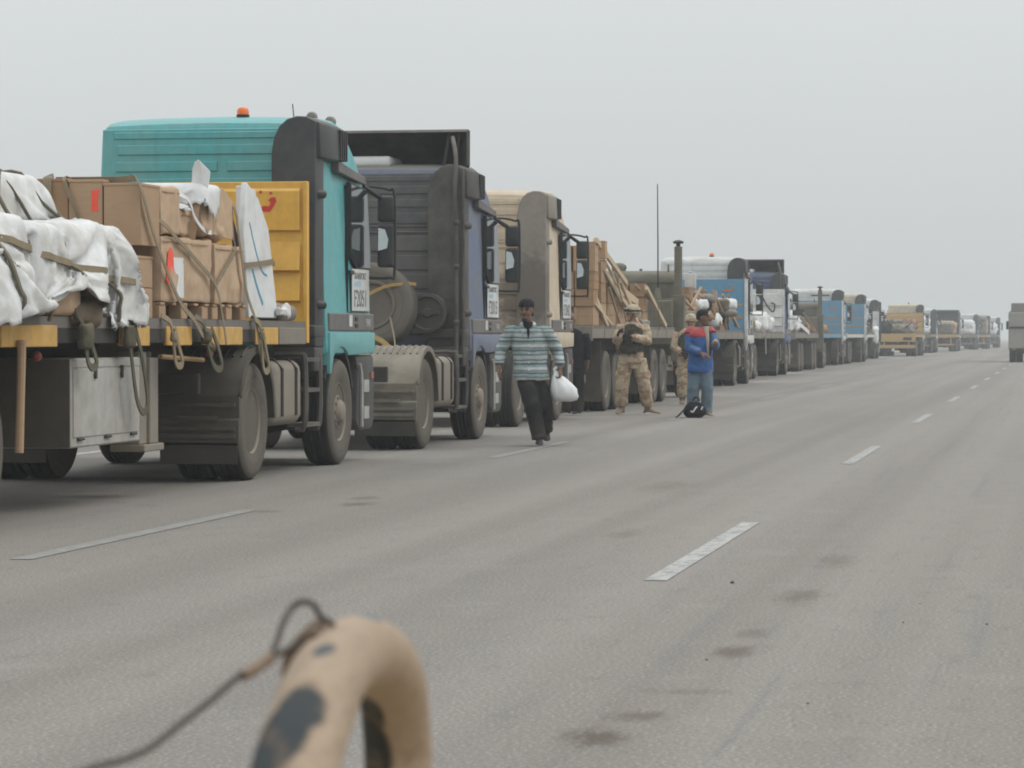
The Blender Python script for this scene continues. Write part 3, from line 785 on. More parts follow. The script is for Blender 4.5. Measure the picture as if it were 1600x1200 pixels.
    if tool:
        t0 = part('tool_box', WHITEBOX, T, lambda mb: mb.box(.42, 1.22, TOOL[0], TOOL[1], .48, 1.16), None, .012)
        def lidf(mb):
            mb.box(1.2205, 1.2285, TOOL[0]+.05, TOOL[1]-.05, .56, 1.075); mb.box(1.2205, 1.2265, TOOL[0]+.03, TOOL[1]-.03, 1.09, 1.145)
        part('muddy_shaded_end', MUD_SHADE_END, t0, lambda mb: mb.box(.425, 1.215, TOOL[0]-.006, TOOL[0]-.0005, .485, 1.155))  # dark brown for mud plus the rear end's shade, painted into the colour
        lid = part('tool_box_door', WHITEBOX, t0, lidf, None, .003)
        def hg(mb):
            for f in (.12, .5, .88): yy = TOOL[0]+f*(TOOL[1]-TOOL[0]); mb.tube([(1.232,yy-.07,.545),(1.232,yy+.07,.545)], .012, 6)
            for f in (.32, .7): yy = TOOL[0]+f*(TOOL[1]-TOOL[0]); mb.box(1.229, 1.245, yy-.02, yy+.02, 1.0, 1.10); mb.box(1.229,1.24,yy-.035,yy+.035,1.02,1.04)
        part('latch', CHASSIS, t0, hg)
    return T
MUD_SHADE_END = paint('mud_with_painted_shade', (.085,.074,.06), .95, .3, .1, spec=.1, dustcol=(.13,.11,.085))
AMBERBAND = paint('ochre_band', (.35, .20, .06), .7, .3, .1)
WHITEBOX = paint('grey_white_box', (.40,.395,.375), .6, .45, .25, var=.08, dustcol=(.25,.215,.17), scale=3, streak=.4)

# ------------------------------------------------------------------ olive army tractor (y = 0 at its rear axle)
def army_tractor(name, label, x, y, antenna=True, group=None):
    T = thing(name, label, 'truck', (x, y, 0), 0, group)
    part('chassis', CHASSIS, T, lambda mb: [mb.box(s*.4-.05, s*.4+.05, -1.9, 6.4, .8, 1.05) for s in (-1,1)], 'ach', .01)
    for ya in (-1.35, 0):
        part('axle', CHASSIS, T, lambda mb, ya=ya: mb.tube([(-1,ya,WR),(1,ya,WR)], .09, 8), f'aax{ya}')
        for s in (-1,1):
            wheel(T, s*1.085, ya, False, s); wheel(T, s*.745, ya, False, s)
    for s in (-1,1):
        wheel(T, s*1.05, 4.9, True, s)
        part('mudflap', FENDER, T, lambda mb, s=s: mb.box(*sorted((s*.50, s*1.24)), -2.05, -2.03, .2, 1.12), f'amf{s}')
    def cab(mb):
        mb.prism([(2.9,1.15),(2.9,2.52),(2.98,2.66),(3.2,2.72),(3.9,2.72),(4.15,2.64),(4.35,1.95),(5.9,1.75),(6.0,.9),(4.2,.9),(4.2,1.15)], 'x', -1.12, 1.12)
    cb = part('cab', OLIVE, T, cab, 'acab', .07, 3)
    part('rear_window', GLASS, cb, lambda mb: mb.box(-.55, .55, 2.885, 2.897, 2.05, 2.42), 'arw', .004)
    part('cab_rib', OLIVE, cb, lambda mb: (mb.box(-1.13, 1.13, 2.87, 2.90, 2.46, 2.50), mb.box(-.95,-.62,2.875,2.9,1.7,2.42), mb.box(.62,.95,2.875,2.9,1.7,2.42)), 'acr')
    for s in (-1,1): part('side_window', GLASS, cb, lambda mb: mb.prism([(3.2,2.0),(4.1,2.0),(4.0,2.5),(3.2,2.5)], 'x', *sorted((s*1.11,s*1.126))), f'asw{s}')
    part('roof_fitting', OLIVE, cb, lambda mb: (mb.ell((-.15,3.4,2.80), (.17,.17,.10), 10, 6), mb.box(-.28,-.02,3.2,3.5,2.70,2.78), mb.tube([(.95,3.1,2.6),(.95,3.1,2.86)],.025,6), mb.box(-.5,-.44,3.3,3.36,2.7,2.77), mb.box(.3,.36,3.3,3.36,2.7,2.77)), 'arf', .01)
    part('headache_rack', OLIVE, T, lambda mb: (mb.box(-1.12, 1.14, 2.50, 2.58, 1.15, 2.06), mb.box(-1.14,1.16,2.46,2.60,2.06,2.12)), 'ahr', .01)
    part('stowage_box', OLIVE, T, lambda mb: mb.box(.55, 1.14, 2.2, 2.49, 1.52, 2.08), 'asb', .02)
    def stack(mb):
        mb.tube([(1.22,2.62,.7),(1.22,2.62,3.22)], .085, 14); mb.box(1.08,1.36,2.5,2.75,.8,2.2)
    st = part('exhaust_stack', OLIVE, T, stack, 'ast', .01)
    part('rain_cap', RUBBER, st, lambda mb: mb.lathe([(.001,-.02),(.1,-.02),(.12,.02),(.06,.05),(.001,.06)], 'z', (1.22,2.62,3.30), 14), 'arc')
    part('cap_stem', RUBBER, st, lambda mb: mb.tube([(1.22,2.62,3.2),(1.22,2.62,3.30)], .045, 8), 'acs')
    if antenna:
        an = part('antenna', RUBBER, T, lambda mb: mb.tube([(.80,2.53,2.12),(.80,2.53,2.5),(.80,2.52,3.3),(.79,2.52,4.54)], [.03,.016,.014,.010], 6), 'aan')
        part('antenna_mount', OLIVE, an, lambda mb: (mb.tube([(.80,2.5,2.1),(.80,2.53,2.34)], [.09,.05], 8), mb.ell((.8,2.5,2.08),(.1,.08,.1),8,6)), 'aam')
    else:
        part('crossbar', RUBBER, st, lambda mb: mb.tube([(.85,2.62,2.98),(1.6,2.62,2.98)], .035, 6), 'acb')
    return T
# ------------------------------------------------------------------ cargo builders
def crate(name, label, c, size, rz=0, mat=None, group=None, n=3, horiz=True, cat='crate', tilt=None):
    """nailed wooden crate: body, boards on the seen faces and corner battens"""
    mat = mat or WOOD; sx, sy, sz = size
    T = thing(name, label, cat, c, rz, group)
    if tilt: T.rotation_euler = tilt
    k = f'{sx:.2f}{sy:.2f}{sz:.2f}{n}{horiz}'
    part('body', WOOD_D, T, lambda mb: mb.box(-sx/2+.012, sx/2-.012, -sy/2+.012, sy/2-.012, .006, sz-.012), 'cb'+k)
    for i in range(n):
        if horiz:
            a, b = sz*i/n+.003, sz*(i+1)/n-.003
            part('plank', mat, T, lambda mb: mb.box(-sx/2, sx/2, -sy/2, -sy/2+.013, a, b), f'cr{i}'+k, .003)
            part('plank', mat, T, lambda mb: mb.box(sx/2-.013, sx/2, -sy/2+.0135, sy/2, a, b), f'cs{i}'+k, .003)
        else:
            a, b = -sx/2+sx*i/n+.003, -sx/2+sx*(i+1)/n-.003
            part('plank', mat, T, lambda mb: mb.box(a, b, -sy/2, -sy/2+.013, .002, sz-.002), f'cr{i}'+k, .003)
            a2, b2 = -sy/2+.014+(sy-.014)*i/n, -sy/2+.014+(sy-.014)*(i+1)/n-.006
            part('plank', mat, T, lambda mb: mb.box(sx/2-.013, sx/2, a2, b2, .002, sz-.002), f'cs{i}'+k, .003)
    part('lid', mat, T, lambda mb: mb.box(-sx/2-.006, sx/2+.006, -sy/2-.006, sy/2+.006, sz-.012, sz+.012), 'cl'+k, .004)
    if sz > .3 and n > 1:
        for u in (-sx/2+.02, sx/2-.07): part('batten', mat, T, lambda mb: mb.box(u, u+.05, -sy/2-.016, -sy/2-.0005, .01, sz-.02), f'cbt{u:.2f}'+k, .003)
    return T
def far_crate(label, c, size, rz=0, mat=None, group=None):
    """crate too small in the photo to show its boards"""
    sx, sy, sz = size
    def f(mb):
        mb.box(-sx/2, sx/2, -sy/2, sy/2, 0, sz)
        for u in (-sx/2, sx/2-.06): mb.box(u, u+.06, -sy/2-.02, -sy/2, .01, sz-.01)
        mb.box(-sx/2-.01, sx/2+.01, -sy/2-.01, sy/2+.01, sz-.03, sz+.005)
    o = part('crate', mat or WOOD, None, f, f'fc{sx:.2f}{sy:.2f}{sz:.2f}', .008, loc=c, rz=rz)
    return tag(o, label, 'crate', group)
CREASE = ((.75,.85,.10,.34,.62), (.9,.6,.55,.47,.50), (.5,.8,-.65,.58,.55), (.2,.3,.95,.62,.35), (.8,-.7,.35,.26,.28))
def bundle_mb(mb, half, seed, amp=.05, rad=.22, n=24, fold=(2.2,2.2,.8), cinch=(), flare=0.):
    sd_ = Vector((seed*3.7, seed*1.9, seed*2.3)); hx, hy, hz = half
    idx = {}; vs = []; fs = []
    def P(u, v, w):
        k = (round(u, 4), round(v, 4), round(w, 4))
        if k in idx: return idx[k]
        p = Vector((u*hx, v*hy, w*hz)); r = min(rad, hx*.9, hy*.9, hz*.9)
        inn = Vector((max(-hx+r, min(hx-r, p.x)), max(-hy+r, min(hy-r, p.y)), max(-hz+r, min(hz-r, p.z))))
        d = p - inn
        nn = d.normalized() if d.length > 1e-6 else Vector((0,0,1))
        q = inn + nn*min(r, d.length)
        s1 = noise.noise(Vector((q.x*fold[0], q.y*fold[1], q.z*fold[2])) + sd_)
        s2 = 1 - abs(noise.noise(Vector((q.x*fold[0]*1.9, q.y*fold[1]*1.9, q.z*fold[2]*1.5)) + sd_*2))*2
        s3 = 1 - abs(noise.noise(Vector((q.x*6+q.z*3, q.y*6-q.z*2, q.z*4+q.y*2)) + sd_*3))*2
        s4 = noise.noise(q*14 + sd_)
        wq = q + nn*.0 + Vector((s1, s2*.5, s1))*.05
        off = amp*(.55*s1 + .20*s2 + .12*s3 + .10*s4)
        for (dx, dy, dz, wl, am) in CREASE:          # creased folds: slanting triangle waves
            ph = (wq.x*dx + wq.y*dy + wq.z*dz)/wl*min(1.0, .30/max(hz, .05))**.2 + seed*.37 + noise.noise(wq*1.7 + sd_)*.55
            tw = abs((ph % 1.0) - .5)*2
            msk = max(0., min(1., .55 + 1.5*noise.noise(wq*2.3 + sd_*1.7 + Vector((wl*9, am*7, 0)))))
            off += amp*am*(1.5*((1-tw)**2.6)*msk - .25)
        for (cy, cw, ca_) in cinch: off -= ca_*math.exp(-((q.y-cy)/cw)**2)
        q = q + nn*off
        if flare: q.x += flare*max(0, -w)*(1 if u > 0 else -1)*.5
        idx[k] = len(vs); vs.append(q); return idx[k]
    for ax in range(3):
        for s in (-1, 1):
            for i in range(n):
                for j in range(n):
                    qd = []
                    for a, b in ((i,j),(i+1,j),(i+1,j+1),(i,j+1)):
                        u, v = -1+2*a/n, -1+2*b/n
                        c = [0,0,0]; c[ax] = s; c[(ax+1)%3] = u; c[(ax+2)%3] = v
                        qd.append(P(*c))
                    fs.append(tuple(qd))
    mb.add(vs, fs)
def bundle(name, label, cat, c, half, seed, mat=None, rz=0, group=None, rot=None, **kw):
    mb = MB(); bundle_mb(mb, half, seed, **kw)
    o = link(name, mb.mesh(name, ang=70), mat or TARP); o.location = c; o.rotation_euler.z = rz
    if rot: o.rotation_euler = rot
    return tag(o, label, cat, group)
def strap(label, pts, w=.05, mat=None, hint=(1,0,0), group='lashing straps over the load', sm=4, t=.006, name='strap'):
    mb = MB(); mb.ribbon(smooth_path(pts, sm), w, t, hint)
    o = link(name, mb.mesh(name), mat or STRAP); return tag(o, label, 'strap', group)
def rope(label, pts, r=.008, mat=None, sm=4, group='ropes over the load', name='rope', cat='rope'):
    mb = MB(); mb.tube(smooth_path(pts, sm), r, 6)
    o = link(name, mb.mesh(name), mat or ROPE); return tag(o, label, cat, group)
def beam(label, a, b, w=.09, t=.03, mat=None, group=None, name='timber', cat='timber', hint=(1,0,0)):
    mb = MB(); mb.ribbon([a, b], w, t, hint)
    o = link(name, mb.mesh(name, .004), mat or WOOD); return tag(o, label, cat, group)
# ------------------------------------------------------------------ people
SKIN_D = plain('brown_skin', (.150, .080, .052), .6)
SKIN_L = plain('tanned_skin', (.36, .19, .13), .6)
HAIRM = plain('black_hair', (.012, .010, .009), .8)
CAMO = camo('desert_camouflage', ((.44,.35,.25), (.29,.20,.135), (.34,.305,.21)), 8)
VEST = camo('dark_vest_camouflage', ((.060,.058,.042), (.035,.032,.026), (.085,.070,.048)), 9)
SHIRT = striped('striped_knit', [(0,(.40,.42,.41)),(.11,(.15,.20,.205)),(.20,(.29,.33,.33)),(.31,(.04,.055,.065)),(.35,(.19,.25,.255)),(.50,(.50,.51,.49)),(.60,(.26,.31,.31)),(.70,(.09,.14,.15)),(.80,(.33,.36,.36)),(.90,(.04,.06,.07)),(.94,(.31,.35,.35))], .27)
TROUSER = paint('black_trousers', (.016,.016,.018), .9, .06, .12, spec=.1, bump=.4, bscale=9, lowtop=.5)
JEANS = paint('faded_jeans', (.10,.155,.21), .9, .25, .1, spec=.1, bump=.5, bscale=9, dustcol=(.24,.26,.25))
BLUEJ = paint('blue_nylon', (.014,.080,.25), .5, .04, 0., spec=.3, bump=.5, bscale=7)
REDJ = paint('red_nylon', (.37,.022,.034), .5, .04, 0., spec=.3, bump=.4, bscale=7)
BEIGE = paint('beige_cloth', (.36,.31,.24), .9, .05, 0.)
BLACKC = plain('black_cloth', (.014,.014,.016), .9, 0, .15)
BOOT = paint('tan_suede', (.235,.165,.105), .9, .1, .1, spec=.1)
SHOE = plain('dark_shoe', (.026,.023,.021), .6)
HELMET = camo('helmet_cover', ((.40,.34,.25), (.27,.20,.14), (.33,.29,.21)), 11)
def er(c, rx, ry, yaw=0, n=20, tilt=0, pw=1.0):
    ring = []
    for k in range(n):
        a = 2*math.pi*k/n
        ca_, sa_ = math.cos(a), math.sin(a)
        x = rx*math.copysign(abs(ca_)**pw, ca_); y = ry*math.copysign(abs(sa_)**pw, sa_)
        X, Y = x*math.cos(yaw)-y*math.sin(yaw), x*math.sin(yaw)+y*math.cos(yaw)
        ring.append((c[0]+X, c[1]+Y, c[2]+tilt*x))
    return ring
def remesh(name, mb, mat, parent, vox=.012, wrinkle=0., wfreq=8., smooth=3, seed=1, wz=1.0):
    me = mb.mesh(name)
    o = link(name, me, mat)
    md = o.modifiers.new('r', 'REMESH'); md.mode = 'VOXEL'; md.voxel_size = vox
    sm = o.modifiers.new('s', 'SMOOTH'); sm.iterations = smooth; sm.factor = .5
    dg = bpy.context.evaluated_depsgraph_get(); dg.update()
    me2 = bpy.data.meshes.new_from_object(o.evaluated_get(dg)); me2.name = name
    bpy.data.objects.remove(o); bpy.data.meshes.remove(me)
    if wrinkle:
        sd_ = Vector((seed*2.3, seed*4.1, seed*1.7)); nv = []
        for v in me2.vertices:
            q = Vector((v.co.x*wfreq, v.co.y*wfreq, v.co.z*wfreq*wz))
            h = (1-abs(noise.noise(q+sd_))*2)*.7 + noise.noise(q*2.1+sd_)*.45
            nv.append(v.co + v.normal*wrinkle*h)
        for v, c in zip(me2.vertices, nv): v.co = c
    me2.polygons.foreach_set('use_smooth', [True]*len(me2.polygons)); me2.materials.clear()
    return link(name, me2, mat, parent)
def head_mb(mb, c, yaw, s=1.0, pitch=0.):
    """c = centre of the skull at eye height; the face looks along -Y before yaw"""
    M = Matrix.Translation(Vector(c)) @ Matrix.Rotation(yaw, 4, 'Z') @ Matrix.Rotation(pitch, 4, 'X')
    prof = [(-.118,.018,.020,-.055),(-.112,.034,.034,-.050),(-.095,.045,.052,-.040),(-.070,.054,.068,-.025),(-.040,.062,.083,-.010),(0,.071,.094,0),(.035,.074,.098,.004),(.065,.069,.092,.008),(.092,.055,.073,.010),(.108,.034,.045,.012),(.116,.010,.012,.012)]
    rings = []
    for z, rx, ry, oy in prof:
        rings.append([M @ Vector(p) for p in er((0, oy*s, z*s), rx*s, ry*s, n=20)])
    mb.loft(rings)
    def E(p, r, seg=8): mb.ell(M @ (Vector(p)*s), tuple(q*s for q in r), seg, 6, M.to_3x3().to_4x4())
    E((0,-.100,-.022), (.014,.020,.016)); E((0,-.093,.005), (.009,.014,.026))      # nose
    E((0,-.086,.024), (.050,.014,.010))                                            # brow
    E((0,-.083,-.058), (.024,.016,.007)); E((0,-.081,-.070), (.021,.016,.008)); E((0,-.078,-.098), (.022,.018,.016))   # lips, chin
    for q in (-1,1): E((q*.075,.008,-.012), (.010,.020,.032)); E((q*.040,-.070,-.030), (.022,.020,.022))
    return M
def face_parts(parent, M, s=1.0, brow=True, beard=None):
    def eyes(mb):
        for q in (-1,1): mb.ell(M @ Vector((q*.030*s,-.083*s,.004*s)), (.011*s,.008*s,.006*s), 8, 6)
    part('eye', HAIRM, parent, eyes)
    def br(mb):
        for q in (-1,1): mb.tube([M @ Vector((q*x*s, y*s, z*s)) for x,y,z in ((.014,-.101,.025),(.034,-.097,.030),(.054,-.084,.024))], .006*s, 6)
    part('eyebrow', HAIRM, parent, br)
    if beard:
        def bd(mb): mb.ell(M @ Vector((0,-.083*s,-.103*s)), (.030*s,.020*s,.020*s), 10, 6); mb.ell(M @ Vector((0,-.100*s,-.046*s)), (.026*s,.008*s,.006*s), 10, 6)
        part('beard', beard, parent, bd)
def hand_mb(mb, w, d, palm, curl=.5, s=1.0, thumb=1):
    """w = wrist, d = direction of the fingers, palm = direction the palm looks to"""
    d = Vector(d).normalized(); pn = Vector(palm); pn = (pn - d*pn.dot(d)).normalized(); sd_ = d.cross(pn)*thumb; w = Vector(w)
    mb.tube([w - d*.03, w + d*.01, w + d*.04, w + d*.075, w + d*.092], [(.027*s,.020*s),(.030*s,.017*s),(.038*s,.016*s),(.041*s,.014*s),(.036*s,.010*s)], 10, hint=tuple(pn))
    for k, (off, ln) in enumerate(((-.030,.060),(-.010,.075),(.011,.070),(.031,.055))):
        p = w + d*.085*s - sd_*off*s; pts = [p - d*.03*s, p]; ang = .15
        for seg_ in (.42,.33,.25):
            ang += curl*1.0
            p = p + (d*math.cos(ang) + pn*math.sin(ang))*ln*seg_*1.15*s; pts.append(p)
        mb.tube(pts, [.0095*s,.0095*s,.009*s,.0085*s,.007*s], 7)
    p = w + d*.022*s + sd_*.030*s
    mb.tube([p, p + (d*.5+sd_*.75)*.030*s, p + (d*.85+sd_*.75+pn*.35)*.048*s, p + (d*1.15+sd_*.55+pn*.6)*.064*s], [.014*s,.0125*s,.011*s,.008*s], 8)
def foot_mb(mb, an, toe, s=1.0, sole=.0):
    """shoe from the ankle to the toe"""
    an, toe = Vector(an), Vector(toe); d = toe - an; d.z = 0; L = d.length; d.normalize(); sd_ = Vector((-d.y, d.x, 0))
    heel = an - d*.075*s; zt = toe.z
    rings = []
    for f, wd, h, zz in ((0,.022,.05,0),(.06,.036,.085,0),(.2,.040,.110,0),(.38,.040,.105,0),(.55,.045,.075,0),(.75,.050,.056,0),(.9,.044,.044,0),(.98,.028,.030,0),(1.0,.012,.018,0)):
        c = heel.lerp(toe + d*.02, f); base = (an.z - .09*s)*(1-f) + (zt - .03*s)*f
        ring = []
        for k in range(14):
            a = 2*math.pi*k/14; u = math.cos(a)*wd*s; v = math.sin(a)
            v = (v if v > 0 else max(v, -.5)*.6)
            ring.append(c*1 + sd_*u + Vector((0,0, base - c.z + (.5*h + v*.5*h + .0)*s*1.05 + .0)))
        rings.append(ring)
    mb.loft(rings)
def limb(mb, pts, rs, seg=14):
    # eases extra points between the joints so that the limb bends smoothly
    P = [Vector(p) for p in pts]; out, rr = [P[0]], [rs[0]]
    for i in range(1, len(P)):
        for k in (1,2,3,4):
            f = k/4; out.append(P[i-1].lerp(P[i], f)); rr.append(rs[i-1] + (rs[i]-rs[i-1])*f)
    mb.tube(out, rr, seg)
# ------------------------------------------------------------------ the convoy, nearest first
TEAL = paint('teal_paint', (.080,.345,.365), .40, .34, .3, var=.08, streak=.4, spec=.45, dustcol=(.22,.33,.30))
NAVY = paint('blue_grey_paint', (.105,.140,.225), .5, .5, .35, var=.1, dustcol=(.20,.19,.175), updust=1.0, streak=.4)
NAVYP = paint('dusty_blue_rear', (.078,.080,.088), .7, .8, .3, dustcol=(.150,.136,.118), streak=.45)
TANC = paint('cream_tan_paint', (.56,.47,.35), .55, .5, .4, var=.08, dustcol=(.39,.315,.235), streak=.35)
YFAR = paint('dusty_far_yellow', (.43,.26,.08), .7, .5, .2, dustcol=(.34,.26,.16))
TANP = paint('sooty_tan_rear', (.56,.455,.33), .6, .35, .3, var=.08, dustcol=(.42,.34,.25), soot=((.70,2.86,1.95),(.42,.8,.62),.75))
SOOTI = paint('sooty_intake', (.20,.18,.155), .7, .5, .2, dustcol=(.27,.235,.19), soot=((.98,2.5,2.0),(.5,.8,.6),.7))
YELLOW = paint('yellow_ochre_paint', (.62,.34,.045), .5, .22, 0., var=.08, dustcol=(.50,.34,.15))
YRAIL = paint('worn_yellow_rail', (.55,.31,.05), .6, .45, 0., var=.15, dustcol=(.44,.31,.17), scale=4)
WHITEC = paint('white_cab_paint', (.62,.64,.64), .5, .3, .3, var=.06, streak=.35)
CREAM = paint('cream_cab_paint', (.55,.50,.39), .5, .3, .3, var=.06, streak=.35)
BLUE = paint('mid_blue_paint', (.075,.235,.37), .5, .25, .1, var=.08, dustcol=(.2,.24,.26))
BLUED = paint('deep_blue_paint', (.04,.085,.19), .5, .25, .2)
GREYB = paint('dusty_grey_rail', (.17,.155,.13), .7, .5, .2)
BROWNJ = wood('brown_boards', (.30,.19,.11))
OLCLOTH = paint('olive_canvas', (.085,.08,.055), .9, .4, 0., bump=.5, bscale=8)
GREYCL = paint('grey_canvas', (.15,.14,.125), .9, .4, 0., bump=.5, bscale=8)
BLUECL = paint('blue_sheet', (.08,.14,.2), .8, .3, 0.)

XC = -8.55; TOOL = (5.62, 7.40)
tractor('truck_tractor', 'teal green tractor unit with a dark corner intake and orange roof beacon', XC, 27.5, TEAL).scale = (1,1,1.014)
TY = 16.6
trailer('flatbed_trailer', 'flatbed trailer with yellow side rails and a yellow headboard behind the teal cab', XC, TY, 12.95, YRAIL, YELLOW,
        axles=(.95,2.25,3.55), seg=[(0.05,1.6),(1.7,3.2),(3.3,3.9),(4.0,5.23),(6.78,7.58),(8.06,8.82),(9.22,10.48),(10.95,11.78)], letters=REDPAINT, tool=True, leg=False)
tr0 = [o for o in bpy.data.objects if o.name == 'flatbed_trailer'][0]
for s in (-1,1): part('landing_leg', TANK, tr0, lambda mb: (mb.box(s*1.05-.10, s*1.05+.10, 7.62, 7.82, .44, 1.2), mb.box(s*1.05-.13, s*1.05+.13, 7.821, 8.05, .44, 1.15), mb.box(s*1.05-.05,s*1.05+.05,8.051,8.12,.44,1.2), mb.box(s*1.05-.15, s*1.05+.15, 7.60, 8.15, .38, .4395)), None, .008)
part('side_rail', GREYB, tr0, lambda mb: mb.box(1.222, 1.252, 11.82, 12.86, 1.25, 1.41), None, .006)
for yy in (5.2, 9.9): part('air_coupling', REDLENS, tr0, lambda mb: mb.ell((1.1, yy, 1.18), (.04,.045,.04), 8, 6))
part('tie_rod', AMBERBAND, tr0, lambda mb: mb.tube([(1.18, 8.1, 1.16),(1.18, 9.4, 1.12)], .022, 6))
pole = part('wooden_pole', WOOD, None, lambda mb: mb.tube([(0,0,0),(.005,.02,.4),(0,.06,.80)], [.033,.031,.034], 10)); pole.location = (-7.262, 20.86, .50)
tag(pole, 'pale wooden pole hanging from the yellow rail beside the white tool box', 'pole')

# white bundle under straps
Z0 = 1.475
for me, nm, lab in zip(DRAPED, ('tarp_sheet','tarp_sheet','white_sheet'), ('large white tarpaulin draped over the load and tied with dark straps at the picture edge','smaller white tarpaulin over the corner bale beside the brown crates','white plastic sheet draped over the crumpled carton')):
    me.polygons.foreach_set('use_smooth', [True]*len(me.polygons))
    o = link(nm, me, TARP if nm == 'tarp_sheet' else WHITE); tag(o, lab, 'tarpaulin' if nm == 'tarp_sheet' else 'sheet')
    md = o.modifiers.new('thickness', 'SOLIDIFY'); md.thickness = .006
for i, k in enumerate((1,2,3,4,5,6,9,10)):          # the goods that hold the sheets up
    x0,x1,y0,y1,z0,z1,rz = DR_BLOCKS[k]
    o = part('carton', CARD, None, lambda mb: mb.box(-(x1-x0)/2+.012,(x1-x0)/2-.012,-(y1-y0)/2+.012,(y1-y0)/2-.012,.002,z1-z0-.012), None, .07, 3)
    o.location = ((x0+x1)/2,(y0+y1)/2,z0); o.rotation_euler.z = rz; tag(o, 'brown carton covered by the white tarpaulins, only scraps of it showing', 'carton', 'cartons under the white tarpaulins')
bundle('sack', 'brown sack squeezed under the white tarpaulin on the deck edge', 'sack', (-7.30, 22.42, 1.50), (.09, .30, .10), 15, mat=paint('brown_sacking', (.12,.085,.055), .9, .3, 0.), amp=.03, rad=.09, n=14)
for i, (y0, dy, lab) in enumerate(((20.50,.08,'dark strap over the white tarpaulin nearest the picture edge'),(21.36,.08,'dark strap over the middle of the large white tarpaulin'),(22.10,.05,'dark strap over the large white tarpaulin next to the corner bale'),(23.12,.02,'olive strap pulled down over the white corner bale'))):
    P = [on_top(x, y0-dy*.2) for x in (-8.3,-8.0,-7.7,-7.5)] + [on_side(y0+dy*(2.12-z)/.6, z) for z in (2.10,2.02,1.9,1.78,1.66,1.56)] + [Vector((-7.235,y0+dy,1.44))]
    strap(lab, P, .05, STRAP_D, (1,0,.25), t=.02, sm=3)
strap('grey brown strap slanting across the white tarpaulin', [on_side(20.2+.17*k, 2.06-.017*k if k < 8 else 1.92-.015*(k-8)) for k in range(20)], .05, STRAP, (1,0,.1), t=.02, sm=3)
for i, (a, b, lab) in enumerate((((-8.9,21.3),(-7.75,22.55),'dark rope slanting over the white hump'), ((-8.9,21.9),(-7.7,23.1),'second dark rope on the white hump nearer the crates'), ((-8.1,22.9),(-7.5,20.9),'dark rope crossing the white tarpaulin the other way'))):
    rope(lab, [on_top(a[0]+(b[0]-a[0])*f/10, a[1]+(b[1]-a[1])*f/10, .014) for f in range(11)], .014, STRAP_D, sm=2)

# crates beside it
g = 'brown crates stacked beside the white bundle'
x = -7.37
for i, (w, h, mat) in enumerate(((.33,.50,WOOD),(.30,.53,WOOD),(.27,.54,WOOD_D),(.31,.52,WOOD),(.40,.50,WOOD_D),(.40,.5,WOOD))):
    lab = ['upper brown crate at the end of the row nearest the carton stack','upper crate with a red mark second from the end of the row','upper crate behind the broad grey strap','upper crate just clear of the white tarpaulin','upper crate half behind the white tarpaulin hump','upper crate hidden deep behind the white hump'][i]
    cr = crate('wooden_crate', lab, (x-w/2, 24.45, 2.07), (w-.012, .52, h), R(rnd.uniform(-2.5,2.5)), mat, g, 1, False)
    if i == 1: part('red_mark', ORANGE, cr, lambda mb: mb.prism([(.05,.28),(.11,.28),(.105,.37),(.12,.46),(.05,.45),(.055,.36)], 'y', -.263, -.2605))
    x -= w
x = -7.39
for i, w in enumerate((.34,.40,.42,.42,.42)):
    lab = ['lower brown crate at the deck edge under the stack','lower crate second from the deck edge','lower crate third from the deck edge','lower crate fourth from the deck edge','lower crate farthest from the deck edge'][i]
    crate('wooden_crate', lab, (x-w/2, 24.32 + .02*i, Z0), (w-.02, .50, .50), R(rnd.uniform(-2,2)), WOOD_D if i % 2 else WOOD, g, 2, True)
    x -= w
def pallet(label, c, sx, sy):
    T = thing('pallet', label, 'pallet', c, 0, 'pallets under the cartons')
    for k in range(5): part('slat', WOOD, T, lambda mb: mb.box(-sx/2, sx/2, -.06, .06, .115, .138), f'psl{sx}', .004, loc=(0, -sy/2+.07+(sy-.14)*k/4, 0))
    for k in range(3):
        for j in range(3): part('block', WOOD, T, lambda mb: mb.box(-.06,.06,-.09,.09,.0,.114), 'pbl', .006, loc=(-sx/2+.07+(sx-.14)*j/2, -sy/2+.1+(sy-.2)*k/2, 0))
pallet('wooden pallet under the long carton behind the crates', (-7.88, 25.5, Z0), 1.0, 1.5)
pallet('wooden pallet under the cartons beside the white boards', (-7.88, 26.95, Z0), 1.0, 1.15)
def carton(label, c, size, rz=0, rot=None, squash=0., seed=1, group='brown cardboard cartons on the yellow trailer', mat=None):
    sx, sy, sz = size; mb = MB(); bundle_mb(mb, (sx/2, sy/2, sz/2), seed, .017+squash, .02+squash*.6, 26, (2.5,2.5,2.5))
    o = link('carton', mb.mesh('carton', ang=28), mat or CARD); o.location = (c[0], c[1], c[2]+sz/2+.006+squash); o.rotation_euler = rot or (0,0,rz)
    tag(o, label, 'carton', group)
    if squash < .02:
        part('flap_seam', WOOD_D, o, lambda mb: mb.box(sx/2+.004, sx/2+.011, -sy/2+.03, sy/2-.03, sz/2-.05, sz/2-.044))
    return o
cart = carton('long brown carton on a pallet with a white label and orange mark', (-7.85, 25.52, Z0+.14), (.95, 1.52, .55))
part('paper_label', WHITE, cart, lambda mb: mb.box(.478, .484, -.48, -.12, -.24, .10))
part('orange_mark', ORANGE, cart, lambda mb: mb.prism([(-.66,-.10),(-.60,.14),(-.52,.18),(-.45,.13),(-.42,-.12),(-.47,-.22),(-.56,-.18)], 'x', .484, .490))
carton('brown carton at the end of the pallet beside the white boards', (-7.85, 26.90, Z0+.14), (.95, 1.0, .53))
carton('crumpled brown carton on top of the long carton', (-7.83, 26.55, Z0+.71), (.85, 1.15, .36), R(3), None, .035, 5)
carton('upright brown carton between the crates and the crumpled carton', (-7.75, 25.12, Z0+.71), (.7, .52, .40), R(-2))
